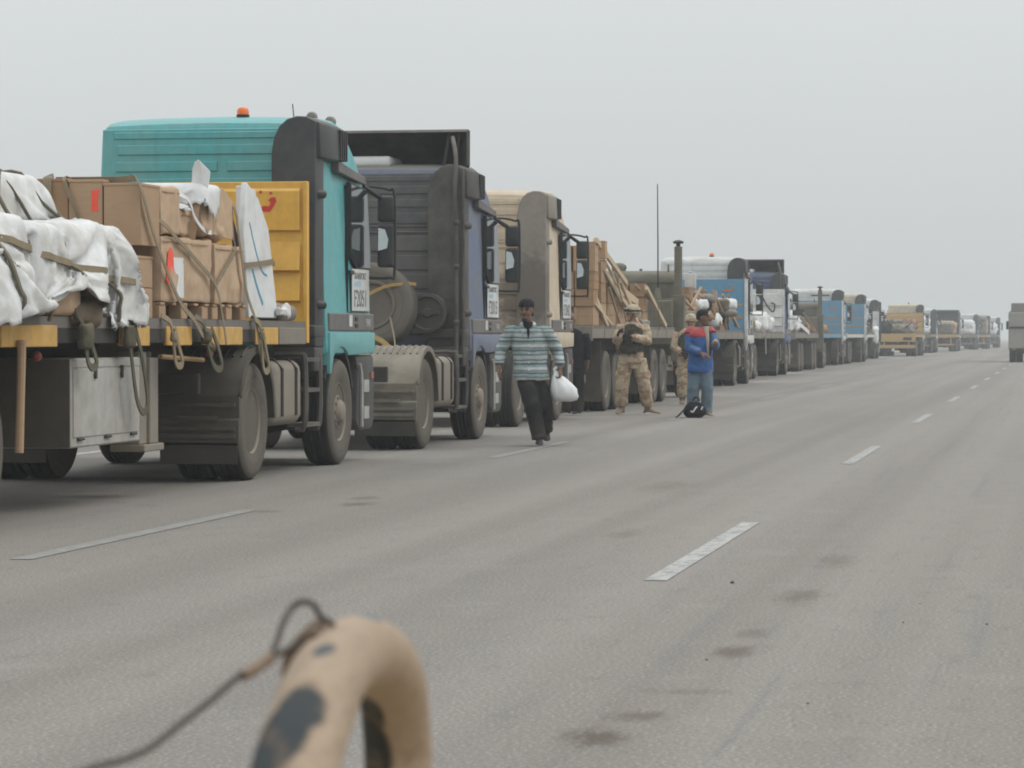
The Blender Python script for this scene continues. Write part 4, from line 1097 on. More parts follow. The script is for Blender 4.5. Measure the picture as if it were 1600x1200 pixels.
carton('small brown carton tucked behind the diagonal strap', (-7.72, 25.72, Z0+.71), (.55, .42, .22), R(4), None, .01, 3)
carton('brown carton low behind the white boards', (-7.9, 27.75, Z0), (.9, .55, .62), 0, None, .01, 9)
flapc = part('torn_flap', BLACKC, None, lambda mb: mb.prism([(27.05,2.50),(27.20,2.35),(27.36,2.18),(27.22,2.02),(27.14,2.18)], 'x', -7.415, -7.405)); tag(flapc, 'dark torn flap showing beside the crumpled carton', 'flap')
fl = part('plastic_flap', plain('clear_white_plastic', (.82,.84,.84), .4), None, lambda mb: mb.loft([[(-7.47+.01*k,26.02-.035*(k%2),2.60+.0*k) for k in (0,)] and [(-7.48,26.00,2.58),(-7.41,26.05,2.58),(-7.33,26.0,2.58),(-7.33,26.012,2.58),(-7.41,26.062,2.58),(-7.48,26.012,2.58)], [(-7.465,26.0,2.70),(-7.39,26.04,2.71),(-7.30,25.98,2.72),(-7.30,25.992,2.72),(-7.39,26.052,2.71),(-7.465,26.012,2.70)], [(-7.45,25.96,2.79),(-7.38,25.99,2.79),(-7.285,25.94,2.765),(-7.285,25.952,2.765),(-7.38,26.002,2.79),(-7.45,25.972,2.79)], [(-7.42,25.93,2.85),(-7.395,25.95,2.87),(-7.36,25.93,2.84),(-7.36,25.94,2.84),(-7.395,25.96,2.87),(-7.42,25.94,2.85)]])); tag(fl, 'torn piece of clear white plastic sticking up above the load', 'sheet')
for i, (poly, x0, x1, lab) in enumerate((([(27.60,1.5),(28.68,1.5),(28.32,2.35),(27.95,2.62),(27.55,2.75),(27.42,2.3)], -7.44, -7.38, 'white board with blue writing leaning on the cartons'),
                               ([(28.0,1.52),(28.75,1.52),(28.42,2.72),(27.95,2.74)], -7.60, -7.53, 'second white board standing behind the blue marked one'))):
    wb = part('white_board', WHITE, None, lambda mb: mb.prism(poly, 'x', x0, x1), None, .008); tag(wb, lab, 'board')
    if i == 0:
        part('blue_writing', BLUEINK, wb, lambda mb: (mb.ribbon(smooth_path([(-7.378,27.62,2.38),(-7.378,27.82,2.15),(-7.378,28.05,1.95),(-7.378,28.25,1.90)],4), .018, .004, (1,0,0)), mb.ribbon(smooth_path([(-7.378,27.72,1.95),(-7.378,27.9,1.78),(-7.378,28.1,1.63)],4), .035, .004, (1,0,0))))
strap('grey strap around the white boards', [(-7.75,27.35,2.0),(-7.372,27.42,1.98),(-7.37,28.45,2.04),(-7.5,28.7,2.04),(-7.6,29.4,2.04)], .05, STRAP, (1,0,.01))
bundle('rag_heap', 'grey and white rags bunched at the foot of the headboard', 'rags', (-7.45, 28.9, 1.55), (.14,.28,.085), 31, mat=GREYCL, amp=.04, rad=.09, n=14)
bundle('rag_heap', 'white knotted cloth at the bottom corner of the white board', 'rags', (-7.33, 28.64, 1.56), (.05,.13,.06), 33, mat=TARP, amp=.05, rad=.05, n=20, fold=(6,6,6))
# torn cardboard panels folded out of the crumpled carton
for poly, y_, lab in (([(-7.95,2.30),(-7.42,2.22),(-7.36,2.52),(-7.60,2.62),(-7.90,2.58)], 25.93, 'torn cardboard panel folded against the crumpled carton'), ([(-7.80,2.18),(-7.40,2.16),(-7.37,2.36)], 25.86, 'triangular cardboard flap below the torn panel')):
    o = part('card_panel', CARD, None, lambda mb: mb.prism(poly, 'y', y_-.006, y_+.006), None, .002); tag(o, lab, 'cardboard')
o = part('card_panel', CARD, None, lambda mb: mb.prism([(26.2,2.24),(27.12,2.20),(27.05,2.56),(26.7,2.66),(26.25,2.50)], 'x', -7.395, -7.385), None, .002); tag(o, 'torn cardboard panel hanging over the road side of the crumpled carton', 'cardboard')
# lashing straps on the cartons
gp = 'tan webbing straps lashing the cartons'
strap('broad tan strap running down past the orange marked carton', [(-8.2,24.5,2.625),(-7.6,24.35,2.615),(-7.375,24.12,2.58),(-7.335,24.40,2.18),(-7.32,25.05,1.66),(-7.262,25.35,1.47),(-7.235,25.5,1.35),(-7.235,25.92,1.22)], .055, STRAP, (1,0,.1), gp)
strap('tan strap slanting down the carton to the knot', [(-8.1,24.9,2.66),(-7.42,24.72,2.32),(-7.345,25.1,2.16),(-7.335,25.7,1.98),(-7.325,26.26,1.78),(-7.262,26.28,1.47),(-7.237,26.3,1.25)], .045, STRAP, (1,0,.1), gp)
strap('tan strap rising from the knot towards the white boards', [(-7.325,26.27,1.78),(-7.33,26.65,1.95),(-7.345,27.0,2.14),(-7.5,27.2,2.4)], .035, STRAP, (1,0,.1), gp)
strap('tan strap down the end of the last carton', [(-7.9,26.9,2.66),(-7.42,27.05,2.56),(-7.345,27.13,2.2),(-7.325,27.30,1.75),(-7.262,27.40,1.47),(-7.237,27.44,1.24),(-7.237,27.5,1.10)], .06, STRAP, (1,0,.1), gp)
strap('broad grey strap over the upper crates', [(-8.3,24.70,2.63),(-8.18,24.3,2.635),(-8.17,24.17,2.60),(-8.16,24.165,2.3),(-8.16,24.16,2.1)], .075, STRAP, (0,-1,.1), gp)
strap('narrow tan strap slanting over the crate fronts', [(-8.05,24.4,2.63),(-8.02,24.165,2.60),(-7.86,24.16,2.2),(-7.78,24.15,2.0)], .03, STRAP, (0,-1,.1), gp)
strap('white strap hooked over the crumpled carton', [(-7.6,25.4,2.6),(-7.40,25.6,2.52),(-7.37,25.75,2.36),(-7.36,26.0,2.26),(-7.36,26.25,2.24)], .04, WHITE, (1,0,.1), gp)
gl = 'strap ends hanging over the yellow rail'
for i, (ya, dz, dy, mat, lab) in enumerate(((23.32,.62,.35,STRAP_D,'long olive strap end hanging in front of the white tool box'),(24.55,.26,.12,STRAP,'looped tan strap end hanging below the yellow rail'),(25.55,.30,.35,STRAP_D,'frayed olive strap end below the rail by the mudguard'),(27.42,.34,.10,STRAP,'tan strap end hanging over the rail above the tyre'),(22.2,.25,.15,STRAP_D,'bunched olive strap in the gap of the yellow rail'))):
    strap(lab, [(-7.30,ya-.05,1.50),(-7.235,ya,1.44),(-7.222,ya+.05,1.30),(-7.215,ya+dy*.6,1.34-dz*.8),(-7.20,ya+dy,1.34-dz),(-7.19,ya+dy+.08,1.34-dz*.85),(-7.20,ya+dy*.9,1.34-dz*.3),(-7.215,ya+dy*.5,1.40)], .06, mat, (1,0,.1), gl, 4, .012)
    o = bundle('strap_knot', 'knotted lashing webbing on the yellow rail: ' + ('over the tool box','beside the looped end','by the mudguard','above the tyre','in the rail gap')[i], 'knot', (-7.225, ya+.06, 1.33), (.03,.11 if i in (0,4) else .05,.09 if i in (0,4) else .05), 40+i, mat=mat, amp=.022, rad=.03, n=10, fold=(9,9,9), group='knotted webbing on the rail')

# second tractor: no trailer
tractor('truck_tractor', 'dusty blue grey tractor unit without trailer, black roof spoiler and spare wheel', -8.58, 35.45, NAVY, intake=PLASTIC_D, panel=NAVYP, guard=FENDER_D, roof_light=False, spoiler=True, stand_pipe=True, lod=1, zoom_sticker='F2015')
def spare(label, c, tilt=.10, rz=0.):
    T = thing('spare_wheel', label, 'spare wheel', c, 0, 'spare wheels carried behind the cabs')
    T.rotation_euler = (tilt, 0, -math.pi/2 + rz)
    part('tyre', TYRE, T, tyre_mb, 'tyre'); part('rim', RIM, T, rim_rear, 'rimr'); return T
def spare(label, c, lean=.12):
    T = thing('spare_wheel', label, 'spare wheel', c, 0, 'spare wheels carried behind the cabs')
    T.rotation_euler = (-lean, 0, 0)
    w = empty('wheel', (0,0,0), -math.pi/2, T)
    part('tyre', TYRE2, w, tyre_mb, 'tyre')
    part('rim', SPARERIM, w, lambda mb: (mb.lathe([(.29,.02),(.315,.135),(.30,.155),(.27,.15),(.255,.10),(.25,.0),(.26,-.06)], 'x', seg=30), mb.lathe([(.25,-.03),(.17,-.05),(.165,.01),(.13,.02),(.125,-.05),(.001,-.05)], 'x', seg=24)), 'sprim')
    part('hub_hole', RUBBER, w, lambda mb: mb.lathe([(.001,-.045),(.12,-.045),(.12,-.04),(.001,-.04)], 'x', seg=20), 'sphole')
    part('bracket', SPARERIM, w, lambda mb: (mb.box(.0,.05,-.03,.03,-.26,-.02), mb.box(.02,.10,-.10,.10,-.30,-.20)), 'spbr', .008)
    return T
TYRE2 = tyre_mat('dusty_spare_rubber', (.145,.128,.108), (.10,.09,.078))
SPARERIM = paint('dusty_spare_rim', (.12,.105,.085), .8, .6, 0., dustcol=(.19,.165,.13))
spare('dusty spare wheel strapped upright behind the blue grey cab', (-8.42, 37.50, 1.70))
def canister(label, c, r, l, mat):
    o = part('air_tank', mat, None, lambda mb: (mb.lathe([(.001,-l/2),(r*.22,-l/2),(r*.25,-l/2+.02),(r*.78,-l/2+.02),(r*.82,-l/2-.015),(r,-l/2-.01),(r,l/2),(r*.6,l/2+.02),(.001,l/2+.02)], 'y', seg=26), mb.box(-r*.6,r*.6,-l/2-.012,-l/2+.03,-.02,.02))); o.location = c; return tag(o, label, 'tank')
canister('round dark tank beside the spare wheel behind the blue grey cab', (-7.80, 37.85, 1.62), .25, .12, PLASTIC)
strap('yellow strap across the spare wheel of the blue grey tractor', [(-9.0,37.12,1.62),(-8.6,37.22,1.76),(-8.25,37.31,1.94),(-7.98,37.40,1.98),(-7.9,37.6,1.98)], .04, STRAP_Y, (0,-1,0), None)
strap('yellow strap slanting from the spare wheel to the deck', [(-8.9,37.12,1.44),(-8.5,37.15,1.38),(-8.2,37.05,1.26),(-8.05,36.9,1.13),(-7.95,36.6,1.10)], .06, STRAP_Y, (0,-1,.3), None)
strap('thin cord from the round tank to the deck', [(-8.2,37.4,1.62),(-8.05,37.0,1.32),(-7.98,36.75,1.14)], .018, STRAP, (0,-1,.2), None)
bundle('strap_heap', 'tangle of yellow and grey straps lying on the bare tractor deck', 'straps', (-8.15, 36.6, 1.10), (.30,.3,.06), 51, mat=STRAP_Y, amp=.04, rad=.06, n=14, fold=(8,8,8))
for i, (yy, lab) in enumerate(((36.85,'deck board across the bare blue grey tractor frame, nearer the cab'),(36.3,'deck board across the bare blue grey tractor frame, nearer the tail'))):
    o = part('deck_board', PLASTIC_D, None, lambda mb: mb.box(-.85,.95,-.22,.22,0,.05), None, .01); o.location = (-8.58, yy, 1.002); tag(o, lab, 'board')

# third tractor: tan, sooty rear
tractor('truck_tractor', 'tan tractor unit with a soot stained rear panel and no mudguards', -9.02, 44.4, TANC, intake=SOOTI, panel=TANP, roof_light=False, guards=False, lod=1, zoom_sticker='F2042').scale = (1,1,1.025)
spare('tan dusty spare wheel leaning on the sooty cab of the tan tractor', (-9.2, 46.5, 1.66))
for i in range(3):
    o = part('deck_plank', BROWNJ, None, lambda mb: mb.box(-1.05, 1.05, -.13, .13, 0, .07), 'dpl', .008); o.location = (-9.02, 45.0+.5*i, 1.17+.004*i); tag(o, ['brown plank across the tan tractor deck nearest the tail','brown plank across the middle of the tan tractor deck','brown plank across the tan tractor deck nearest the cab'][i], 'plank', 'planks on the tan tractor deck')
    for s in (-1,1):
        bk = part('support_block', CHASSIS, o, lambda mb: mb.box(s*.5-.1, s*.5+.1, -.1, .1, -.17-.004*i, 0), None)

# fourth: crates on a flatbed behind an olive army tractor
X4 = -9.12
trailer('flatbed_trailer', 'dusty grey flatbed trailer stacked with wooden crates behind the olive tractor', X4, 52.2, 11.6, GREYB, None, axles=(1.75,3.05), flap=True, deck=1.40, wheels_x=(1.085,.745))
army_tractor('army_tractor', 'olive drab army tractor with tall exhaust stack and whip antenna', X4, 61.9)
g4 = 'wooden crates on the trailer behind the olive tractor'
def stack_rows(cx0, y, z0, spec, label, group, depth=.55, mats=(WOOD, WOOD_D, GREYWOOD, WOOD_D, WOOD), planks=True):
    z = z0
    for r, (ws, h) in enumerate(spec):
        x = cx0
        for k, w in enumerate(ws):
            m = mats[(k*2+r*3) % len(mats)]; l = label(r, k)
            if planks: crate('wooden_crate', l, (x-w/2, y + rnd.uniform(-.05,.05), z), (w-.015, depth, h-.02), R(rnd.uniform(-3,3)), m, group, 2 if h < .45 else 3, True)
            else: far_crate(l, (x-w/2, y + rnd.uniform(-.05,.05), z), (w-.015, depth, h-.02), R(rnd.uniform(-3,3)), m, group)
            x -= w
        z += h
od8 = ['first','second','third','fourth','fifth','sixth','seventh','last']
od = ['bottom','second','third','fourth','fifth','sixth']
cn = ['at the edge','second from the edge','third from the edge','fourth from the edge','fifth from the edge']
stack_rows(-7.95, 53.2, 1.515, [((.36,.30,.36,.4,.4),.33),((.34,.36,.34,.4),.30),((.36,.34,.4,.4),.31),((.40,.36,.4),.46)], lambda r, k: f'{od[r]} row crate {cn[k]} of the nearest crate pile by the tan cab', g4)
stack_rows(-7.95, 54.1, 1.515, [((.42,.36,.4,.4),.40),((.40,.36,.4),.36),((.42,.4,.36),.42)], lambda r, k: f'{od[r]} row crate {cn[k]} in the pile behind the nearest crates', g4, .8)
stack_rows(-7.97, 55.2, 1.515, [((.4,.4,.4,.4),.40),((.4,.4,.4),.38)], lambda r, k: f'{od[r]} row crate {cn[k]} in the middle pile on the crate trailer', g4, .8)
stack_rows(-7.96, 56.6, 1.515, [((.4,.4,.4,.4),.35),((.4,.4),.22)], lambda r, k: f'{od[r]} row crate {cn[k]} in the low pile on the crate trailer', g4, .8)
stack_rows(-8.15, 61.2, 1.515, [((.26,.34,.32,.34,.3),.30),((.34,.30,.36,.32),.30),((.30,.28,.30,.32,.3),.27)], lambda r, k: f'{od[r]} row crate {cn[k]} of the far pile below the olive cab', g4)
crate('wooden_crate', 'narrow upright crate tilted on top of the nearest crate pile', (-8.06, 54.15, 2.70), (.30,.42,.30), R(4), WOOD, g4, 2, False, tilt=(0,-.06,.05))
gt = 'pale timbers leaning on the crate piles'
for a, b, lab in (((-8.02,53.6,3.02),(-7.84,56.2,2.30),'pale timber sloping down from the top of the nearest crate pile'), ((-8.0,54.0,2.55),(-7.86,56.6,1.85),'second pale timber lying on the crate pile below the first'), ((-7.9,55.8,2.35),(-7.82,57.6,1.56),'long pale timber sloping to the deck beside the soldier'),
                  ((-8.05,53.0,2.25),(-7.87,53.9,1.52),'short pale timber propped against the nearest crates'), ((-7.95,56.4,2.12),(-7.83,57.6,1.95),'pale timber end sticking out above the soldier'), ((-8.1,60.9,2.30),(-7.86,62.1,1.53),'grey timber leaning at the far end beside the olive headboard')):
    beam(lab, a, b, .10, .05, PALEWOOD, gt)
for i, (a, b) in enumerate((((-8.0,53.4,2.75),(-7.86,55.6,1.95)),((-8.15,54.2,3.05),(-7.87,56.0,2.05)),((-7.93,54.6,2.2),(-7.84,55.4,1.53)),((-8.1,55.6,2.42),(-7.86,57.9,2.0)),((-7.92,56.8,1.95),(-7.84,58.6,1.54)),((-8.05,57.2,1.9),(-7.87,58.9,1.54)),((-8.3,60.7,2.36),(-7.95,61.6,1.9)),((-7.95,53.0,1.9),(-7.85,54.4,1.53)))):
    beam(('thin grey lath ','thin pale lath ')[i % 2] + ['across the nearest crates','over the top of the nearest crates','low by the deck edge in front of the middle crates','above the middle crates','low behind the soldier','leaning low at the middle of the crate trailer','across the far crate pile','lowest by the tan cab'][i], a, b, .06, .03, (GREYWOOD, PALEWOOD)[i % 2], 'thin laths among the crates', 'lath', 'lath')
for a, b, lab in (((-7.88,54.9,2.5),(-7.85,56.4,1.45),'dark strap beside the long sloping timber'), ((-7.9,60.85,2.2),(-7.86,61.1,1.45),'grey strap down the far crate pile')):
    strap(lab, [a, Vector(a).lerp(Vector(b),.5)+Vector((.02,0,0)), b], .06, STRAP_D, (1,0,0), 'straps on the crate trailer')
strap('tan strap hanging from the crate trailer deck behind the soldier', [(-7.87,58.2,1.5),(-7.85,58.3,1.35),(-7.85,58.0,1.15),(-7.84,57.7,1.0)], .06, STRAP, (1,0,0), 'straps on the crate trailer')
bundle('sack', 'tan sack hanging off the crate trailer edge beside the soldier', 'sack', (-7.83, 55.35, 1.27), (.06,.35,.22), 61, mat=STRAP, amp=.04, rad=.06, n=14)
bundle('rag_heap', 'pale rags on the crate trailer deck edge behind the soldier', 'rags', (-8.0, 58.8, 1.575), (.12,1.1,.065), 62, mat=GREYCL, amp=.03, rad=.06, n=14, fold=(5,5,5))

# fifth: white cab, blue headboard, junk load
X5 = -9.75
tractor('truck_tractor', 'white cab tractor unit with black intake behind a blue headboard and junk load', X5, 82.0, WHITEC, lod=1)
trailer('flatbed_trailer', 'blue flatbed trailer with an orange lettered headboard carrying mixed junk', X5, 71.4, 13.0, GREYB, BLUE, head_h=1.42, axles=(1.3,2.6), flap=True, letters=ORANGEP, stake=WHITEP, bands=True)
g5 = 'crates and sacks in the junk load of the blue trailer'
stack_rows(-8.75, 74.2, 1.475, [((.5,.42,.5,.46),.36),((.46,.5,.4),.34),((.5,.36),.36)], lambda r, k: f'{od[r]} row brown crate {cn[k]} at the tail of the junk load', g5, .7, (BROWNJ, WOOD_D), False)
stack_rows(-8.9, 78.4, 1.475, [((.6,.5,.5),.40),((.5,.6,.4),.36),((.5,.5),.30)], lambda r, k: f'{od[r]} row brown box {cn[k]} in the middle of the junk load', g5, .9, (BROWNJ, WOOD), False)
stack_rows(-8.8, 81.6, 1.475, [((.5,.5,.6),.40),((.45,.5,.5),.38)], lambda r, k: f'{od[r]} row box {cn[k]} of the junk load next to the blue headboard', g5, .9, (WOOD_D, BROWNJ), False)
for i in range(34):
    yy = 72.4 + (i % 17)*.62; zz = 1.62 + abs(rnd.gauss(0,.42)); xx = -8.62 - rnd.random()*(.35 if i < 17 else 1.3)
    m = (OLCLOTH, GREYCL, WOOD_D, STRAP, WHITE, BLACKC)[i % 6]
    bundle('sack', ('olive','grey','brown','tan','white','black')[i % 6] + ' sack in the junk load, ' + ('near its tail','towards its middle','next to the blue headboard')[min(2, (i % 17)//6)] + (' at the road edge' if i < 17 else ' deeper in'), 'sack', (xx, yy, min(zz, 2.35)), (.14+.1*rnd.random(), .22+.15*rnd.random(), .10+.06*rnd.random()), 70+i, mat=m, amp=.05, rad=.1, n=10, rz=rnd.random()*3, group='sacks and cloths in the junk load')
for i in range(28):
    ya = 72.4 + (i % 14)*.75; a = Vector((-8.60 + rnd.uniform(-.25,.03)*(1 if i < 14 else 4), ya, 2.35 + rnd.uniform(-.2,.18))); b = Vector((-8.56 + rnd.uniform(-.15,.05), ya + rnd.uniform(-.9,1.7), 1.5 + rnd.uniform(0,.5)))
    beam(('pale','brown')[i % 2] + ' pole or lath crossing the junk load ' + ('low at its tail','at its tail','left of its middle','in its middle','right of its middle','near the headboard','against the headboard')[(i % 14)//2] + (' at the road edge' if i < 14 else ' deeper in'), a, b, .06, .05, (WOOD, BROWNJ)[i % 2], 'poles crossing the junk load', 'pole', 'pole')
o = part('water_can', WHITEP, None, lambda mb: (mb.box(-.14,.14,-.1,.1,0,.40), mb.box(-.06,.06,-.06,.06,.40,.46)), None, .03, 2); o.location = (-9.25, 78.1, 2.53); tag(o, 'pale upright can standing on the junk load in front of the white cab', 'can')
lamp = part('work_lamp', CHROME, None, lambda mb: mb.lathe([(.001,-.12),(.1,-.11),(.15,-.03),(.16,.0),(.15,.01),(.001,.0)], 'y', (0,0,0), 16), None); lamp.location = (-8.98, 73.75, 2.02); lamp.rotation_euler.z = math.pi; tag(lamp, 'round bright lamp glinting at the tail of the junk load', 'lamp')

# sixth: deep blue cab with black spoiler, white board and rolls
X6 = -10.45
tractor('truck_tractor', 'deep blue cab tractor unit with a black roof spoiler behind a white board', X6, 102.4, BLUED, panel=BLUED, roof_light=False, spoiler=True, stand_pipe=True, lod=1)
trailer('flatbed_trailer', 'flatbed trailer with a tall white headboard carrying white rolls', X6, 92.2, 12.6, GREYB, WHITEP, head_h=1.45, axles=(1.3,2.6), flap=True, bands=False)
blackm = part('board_scrawl', BLACKINK, None, lambda mb: mb.ribbon(smooth_path([(-9.9,104.55,2.62),(-9.75,104.55,2.35),(-9.55,104.55,2.15),(-9.5,104.55,2.4),(-9.62,104.55,2.45)],4), .05, .01, (0,-1,0))); tag(blackm, 'black scrawl on the tall white headboard', 'scrawl')
for i, (yy, hz, zz, lab) in enumerate(((99.6,.30,1.76,'big white roll of sheeting leaning below the white headboard'),(97.4,.18,1.62,'white roll lying on the deck nearer the tail of the rolls trailer'),(102.2,.26,1.72,'white sheeting heap against the white headboard'))):
    bundle('sheet_roll', lab, 'roll', (-9.75-.05*i, yy, zz), (.45,.9,hz), 110+i, amp=.08, rad=.18, n=16, group='white rolls on the sixth trailer')
bundle('sack', 'olive and tan sacks at the tail of the rolls trailer', 'sack', (-9.75, 95.2, 1.66), (.4,.8,.18), 116, mat=STRAP, amp=.08, rad=.16, n=14)
strap('pale sheet hanging down over the side of the rolls trailer', [(-9.3,97.6,1.55),(-9.18,97.7,1.4),(-9.17,97.8,1.1),(-9.16,97.8,.75)], .4, GREYCL, (1,0,0), None)

# seventh: olive army tractor with debris load
X7 = -10.75
trailer('flatbed_trailer', 'grey flatbed trailer with torn white sheets behind the second olive tractor', X7, 113.2, 10.9, GREYB, None, axles=(1.75,3.05), flap=True)
army_tractor('army_tractor', 'second olive army tractor with a crossbar on its exhaust stack', X7, 122.6, antenna=False)
for i, (yy, zz, hx, hz, m, lab) in enumerate(((115.0,1.85,.35,.35,WHITE,'torn white sheet heap on the trailer of the second olive tractor'),(116.6,1.75,.35,.25,WHITE,'smaller white sheet heap beside the torn one'),(118.5,1.75,.35,.25,OLCLOTH,'olive cloth heap before the second olive tractor'),(120.4,1.65,.4,.16,BROWNJ,'brown rubbish heap by the olive headboard of the second olive tractor'))):
    bundle('sheet_heap', lab, 'heap', (-10.05, yy, zz), (hx,.8,hz), 120+i, mat=m, amp=.13, rad=.2, n=16, fold=(3,2,2), group='heaps on the seventh trailer')
beam('white plank sticking out over the edge beside the torn sheets', (-9.9,115.4,2.1), (-9.42,118.3,1.45), .16, .03, WHITE, None)
for i in range(8):
    a = (-10.0, 117+.8*i, 2.05+rnd.uniform(-.2,.2)); b = (-9.62+rnd.uniform(-.1,.1), 118+.8*i+rnd.uniform(-.6,.9), 1.5)
    beam(od8[i] + ' thin brown lath from the tail in the tangle before the second olive tractor', a, b, .06, .04, BROWNJ, 'laths on the seventh trailer', 'lath', 'lath')

# eighth and ninth: blue headboards
tractor('truck_tractor', 'white cab tractor unit of the first pair with blue headboards', -11.15, 141.0, WHITEC, lod=1, roof_light=False)
trailer('flatbed_trailer', 'empty blue flatbed with a blue headboard and white stake, nearer of the pair', -11.15, 130.6, 12.6, BLUE, BLUE, head_h=1.5, axles=(1.3,2.6), flap=True, letters=ORANGEP, stake=WHITEP, bands=True)
for i in range(7):
    a = (-10.4, 131.6+.8*i, 1.9+rnd.uniform(-.2,.3)); b = (-10.0, 132.2+.9*i, 1.5)
    beam(od8[i] + ' thin brown stick from the tail on the nearer blue flatbed', a, b, .06, .04, BROWNJ, 'sticks on the nearer blue flatbed', 'stick', 'stick')
bundle('sack', 'brown rubbish heap on the tail of the nearer blue flatbed', 'heap', (-10.35, 133.6, 1.62), (.35,1.4,.16), 141, mat=BROWNJ, amp=.1, rad=.15, n=14)
tractor('truck_tractor', 'cream cab tractor unit behind the second blue headboard', -11.1, 157.0, CREAM, lod=1, roof_light=False)
trailer('flatbed_trailer', 'blue and white flatbed with a blue headboard, farther of the pair', -11.1, 146.6, 12.6, WHITEP, BLUE, head_h=1.5, axles=(1.3,2.6), flap=True, letters=ORANGEP, stake=WHITEP, bands=True)
# tenth: white cab, dark load, dark stack
X10 = -11.8
tractor('truck_tractor', 'white cab tractor unit just before the yellow tailed trailer', X10, 181.0, WHITEC, lod=1, roof_light=False)
trailer('flatbed_trailer', 'flatbed trailer with dark bundles and a pale headboard before the yellow tail', X10, 170.8, 12.4, WHITEP, WHITEP, head_h=1.3, axles=(1.3,2.6), flap=True, stake=WHITEP)
for i in range(4): bundle('dark_bundle', ['dark bundle at the tail of the tenth trailer','dark bundle second from its tail','dark bundle third from its tail','dark bundle next to its pale headboard'][i], 'bundle', (X10+.6, 173.5+2.1*i, 1.8+.10*(i%2)), (.45,.8,.30), 150+i, mat=(OLCLOTH,BLACKC)[i%2], amp=.10, rad=.2, n=14, group='dark bundles on the tenth trailer')
bundle('sheet_roll', 'white bag hanging at the front edge of the tenth trailer', 'bag', (X10+1.25, 181.0, 1.35), (.12,.5,.45), 156, mat=WHITE, amp=.08, rad=.1, n=12)
o = part('stack_pipe', PLASTIC, None, lambda mb: mb.tube([(0,0,1.0),(0,0,3.35)], .075, 10)); o.location = (X10+1.38, 183.6, 0); tag(o, 'dark upright exhaust pipe beside the tenth cab', 'pipe')
part('bracket', PLASTIC, o, lambda mb: mb.box(-.6,0,-.1,.1,1.02,1.14))
for i in range(10):
    a = (X10+.5+rnd.uniform(-.4,.5), 172.5+.8*i, 2.2+rnd.uniform(-.1,.3)); b = (X10+1.1, 173.0+.8*i+rnd.uniform(-.5,.9), 1.5)
    beam(['first','second','third','fourth','fifth','sixth','seventh','eighth','ninth','last'][i] + ' lath from the tail among the dark bundles before the yellow tail', a, b, .07, .05, (BROWNJ, BLACKC, GREYWOOD)[i%3], 'laths on the tenth trailer', 'lath', 'lath')
# eleventh: yellow tail and cream cab
X11 = -10.35
tractor('truck_tractor', 'cream cab tractor unit with a red beacon ahead of the yellow trailer', X11, 209.5, CREAM, lod=1)
trailer('flatbed_trailer', 'yellow flatbed trailer seen from its wide yellow tail board', X11, 201.0, 11.0, YFAR, YFAR, head_h=1.45, axles=(1.3,2.6), tail_board=YFAR, leg=False)
for i in range(6): bundle('dark_bundle', ['dark tangle at the tail of the yellow tailed trailer, kerb side','dark tangle at its tail, middle','dark tangle at its tail, road side','grey tangle behind, kerb side','round grey heap on top of the dark tangles','brown tangle behind, road side'][i], 'bundle', (X11-.75+.7*(i%3), 203.0+2.2*(i//3), 1.78+.30*(i//3)), (.42,.75,.28), 160+i, mat=(BLACKC,OLCLOTH,GREYCL,OLCLOTH,OLCLOTH,BROWNJ)[i], amp=.12, rad=.2, n=14, group='tangles on the yellow tailed trailer')
for i in range(9):
    a = (X11+rnd.uniform(-1.0,1.0), 202.2+.5*i, 2.35+rnd.uniform(-.25,.2)); b = (X11+rnd.uniform(-1.1,1.1), 202.4+.5*i, 1.5)
    beam(['first','second','third','fourth','fifth','sixth','seventh','eighth','last'][i] + ' pole from the tail in the dark tangle on the yellow tailed trailer', a, b, .08, .06, (BLACKC, BROWNJ, GREYWOOD)[i%3], 'poles on the yellow tailed trailer', 'pole', 'pole')
o = part('number_ball', WHITE, None, lambda mb: mb.ell((0,0,0),(.11,.11,.11),10,8)); o.location = (X11-.2, 200.93, .42); tag(o, 'small white ball hanging under the yellow tail board', 'ball')
rope('cord holding the small white ball under the tail', [(X11-.2,200.93,.5),(X11-.2,200.98,.7),(X11-.2,201.1,.95)], .02, ROPE, group=None)
# twelfth to sixteenth: fading into the haze
def far_truck(x, y, tail_mat, cab_mat, lab_t, lab_r, load=None, canopy=None, head=None):
    trailer('flatbed_trailer', lab_r, x, y, 9.8, tail_mat, head, head_h=1.4, axles=(1.3,2.6), leg=False)
    tractor('truck_tractor', lab_t, x, y + 7.6, cab_mat, lod=1, roof_light=False, sticker=False)
    if load:
        for k, (dy, hx, hz, m, lab) in enumerate(load): bundle('load_bundle', lab, 'bundle', (x+.05*k, y+dy, 1.48+hz), (hx, 1.5, hz), 180+k+int(y), mat=m, amp=.12, rad=.25, n=16, fold=(2,1.5,1.5))
far_truck(-10.9, 240.0, GREYB, WHITEC, 'white cab tractor unit ahead of the brown and white load', 'far flatbed trailer with a brown and white striped load', [(2.2,.95,.62,WHITE,'white sheeted load behind the cream cab of the yellow trailer'),(5.4,.8,.55,BROWNJ,'brown board load in front of the white sheeted one')])
far_truck(-9.85, 266.0, YFAR, CREAM, 'cream cab tractor unit in front of the dark canopy', 'far yellow railed trailer under the dark canopy truck', [(2.4,.9,.5,OLCLOTH,'dark load on the far yellow railed trailer'),(4.6,1.0,.55,YFAR,'yellow sheeted load next to the dark one')])
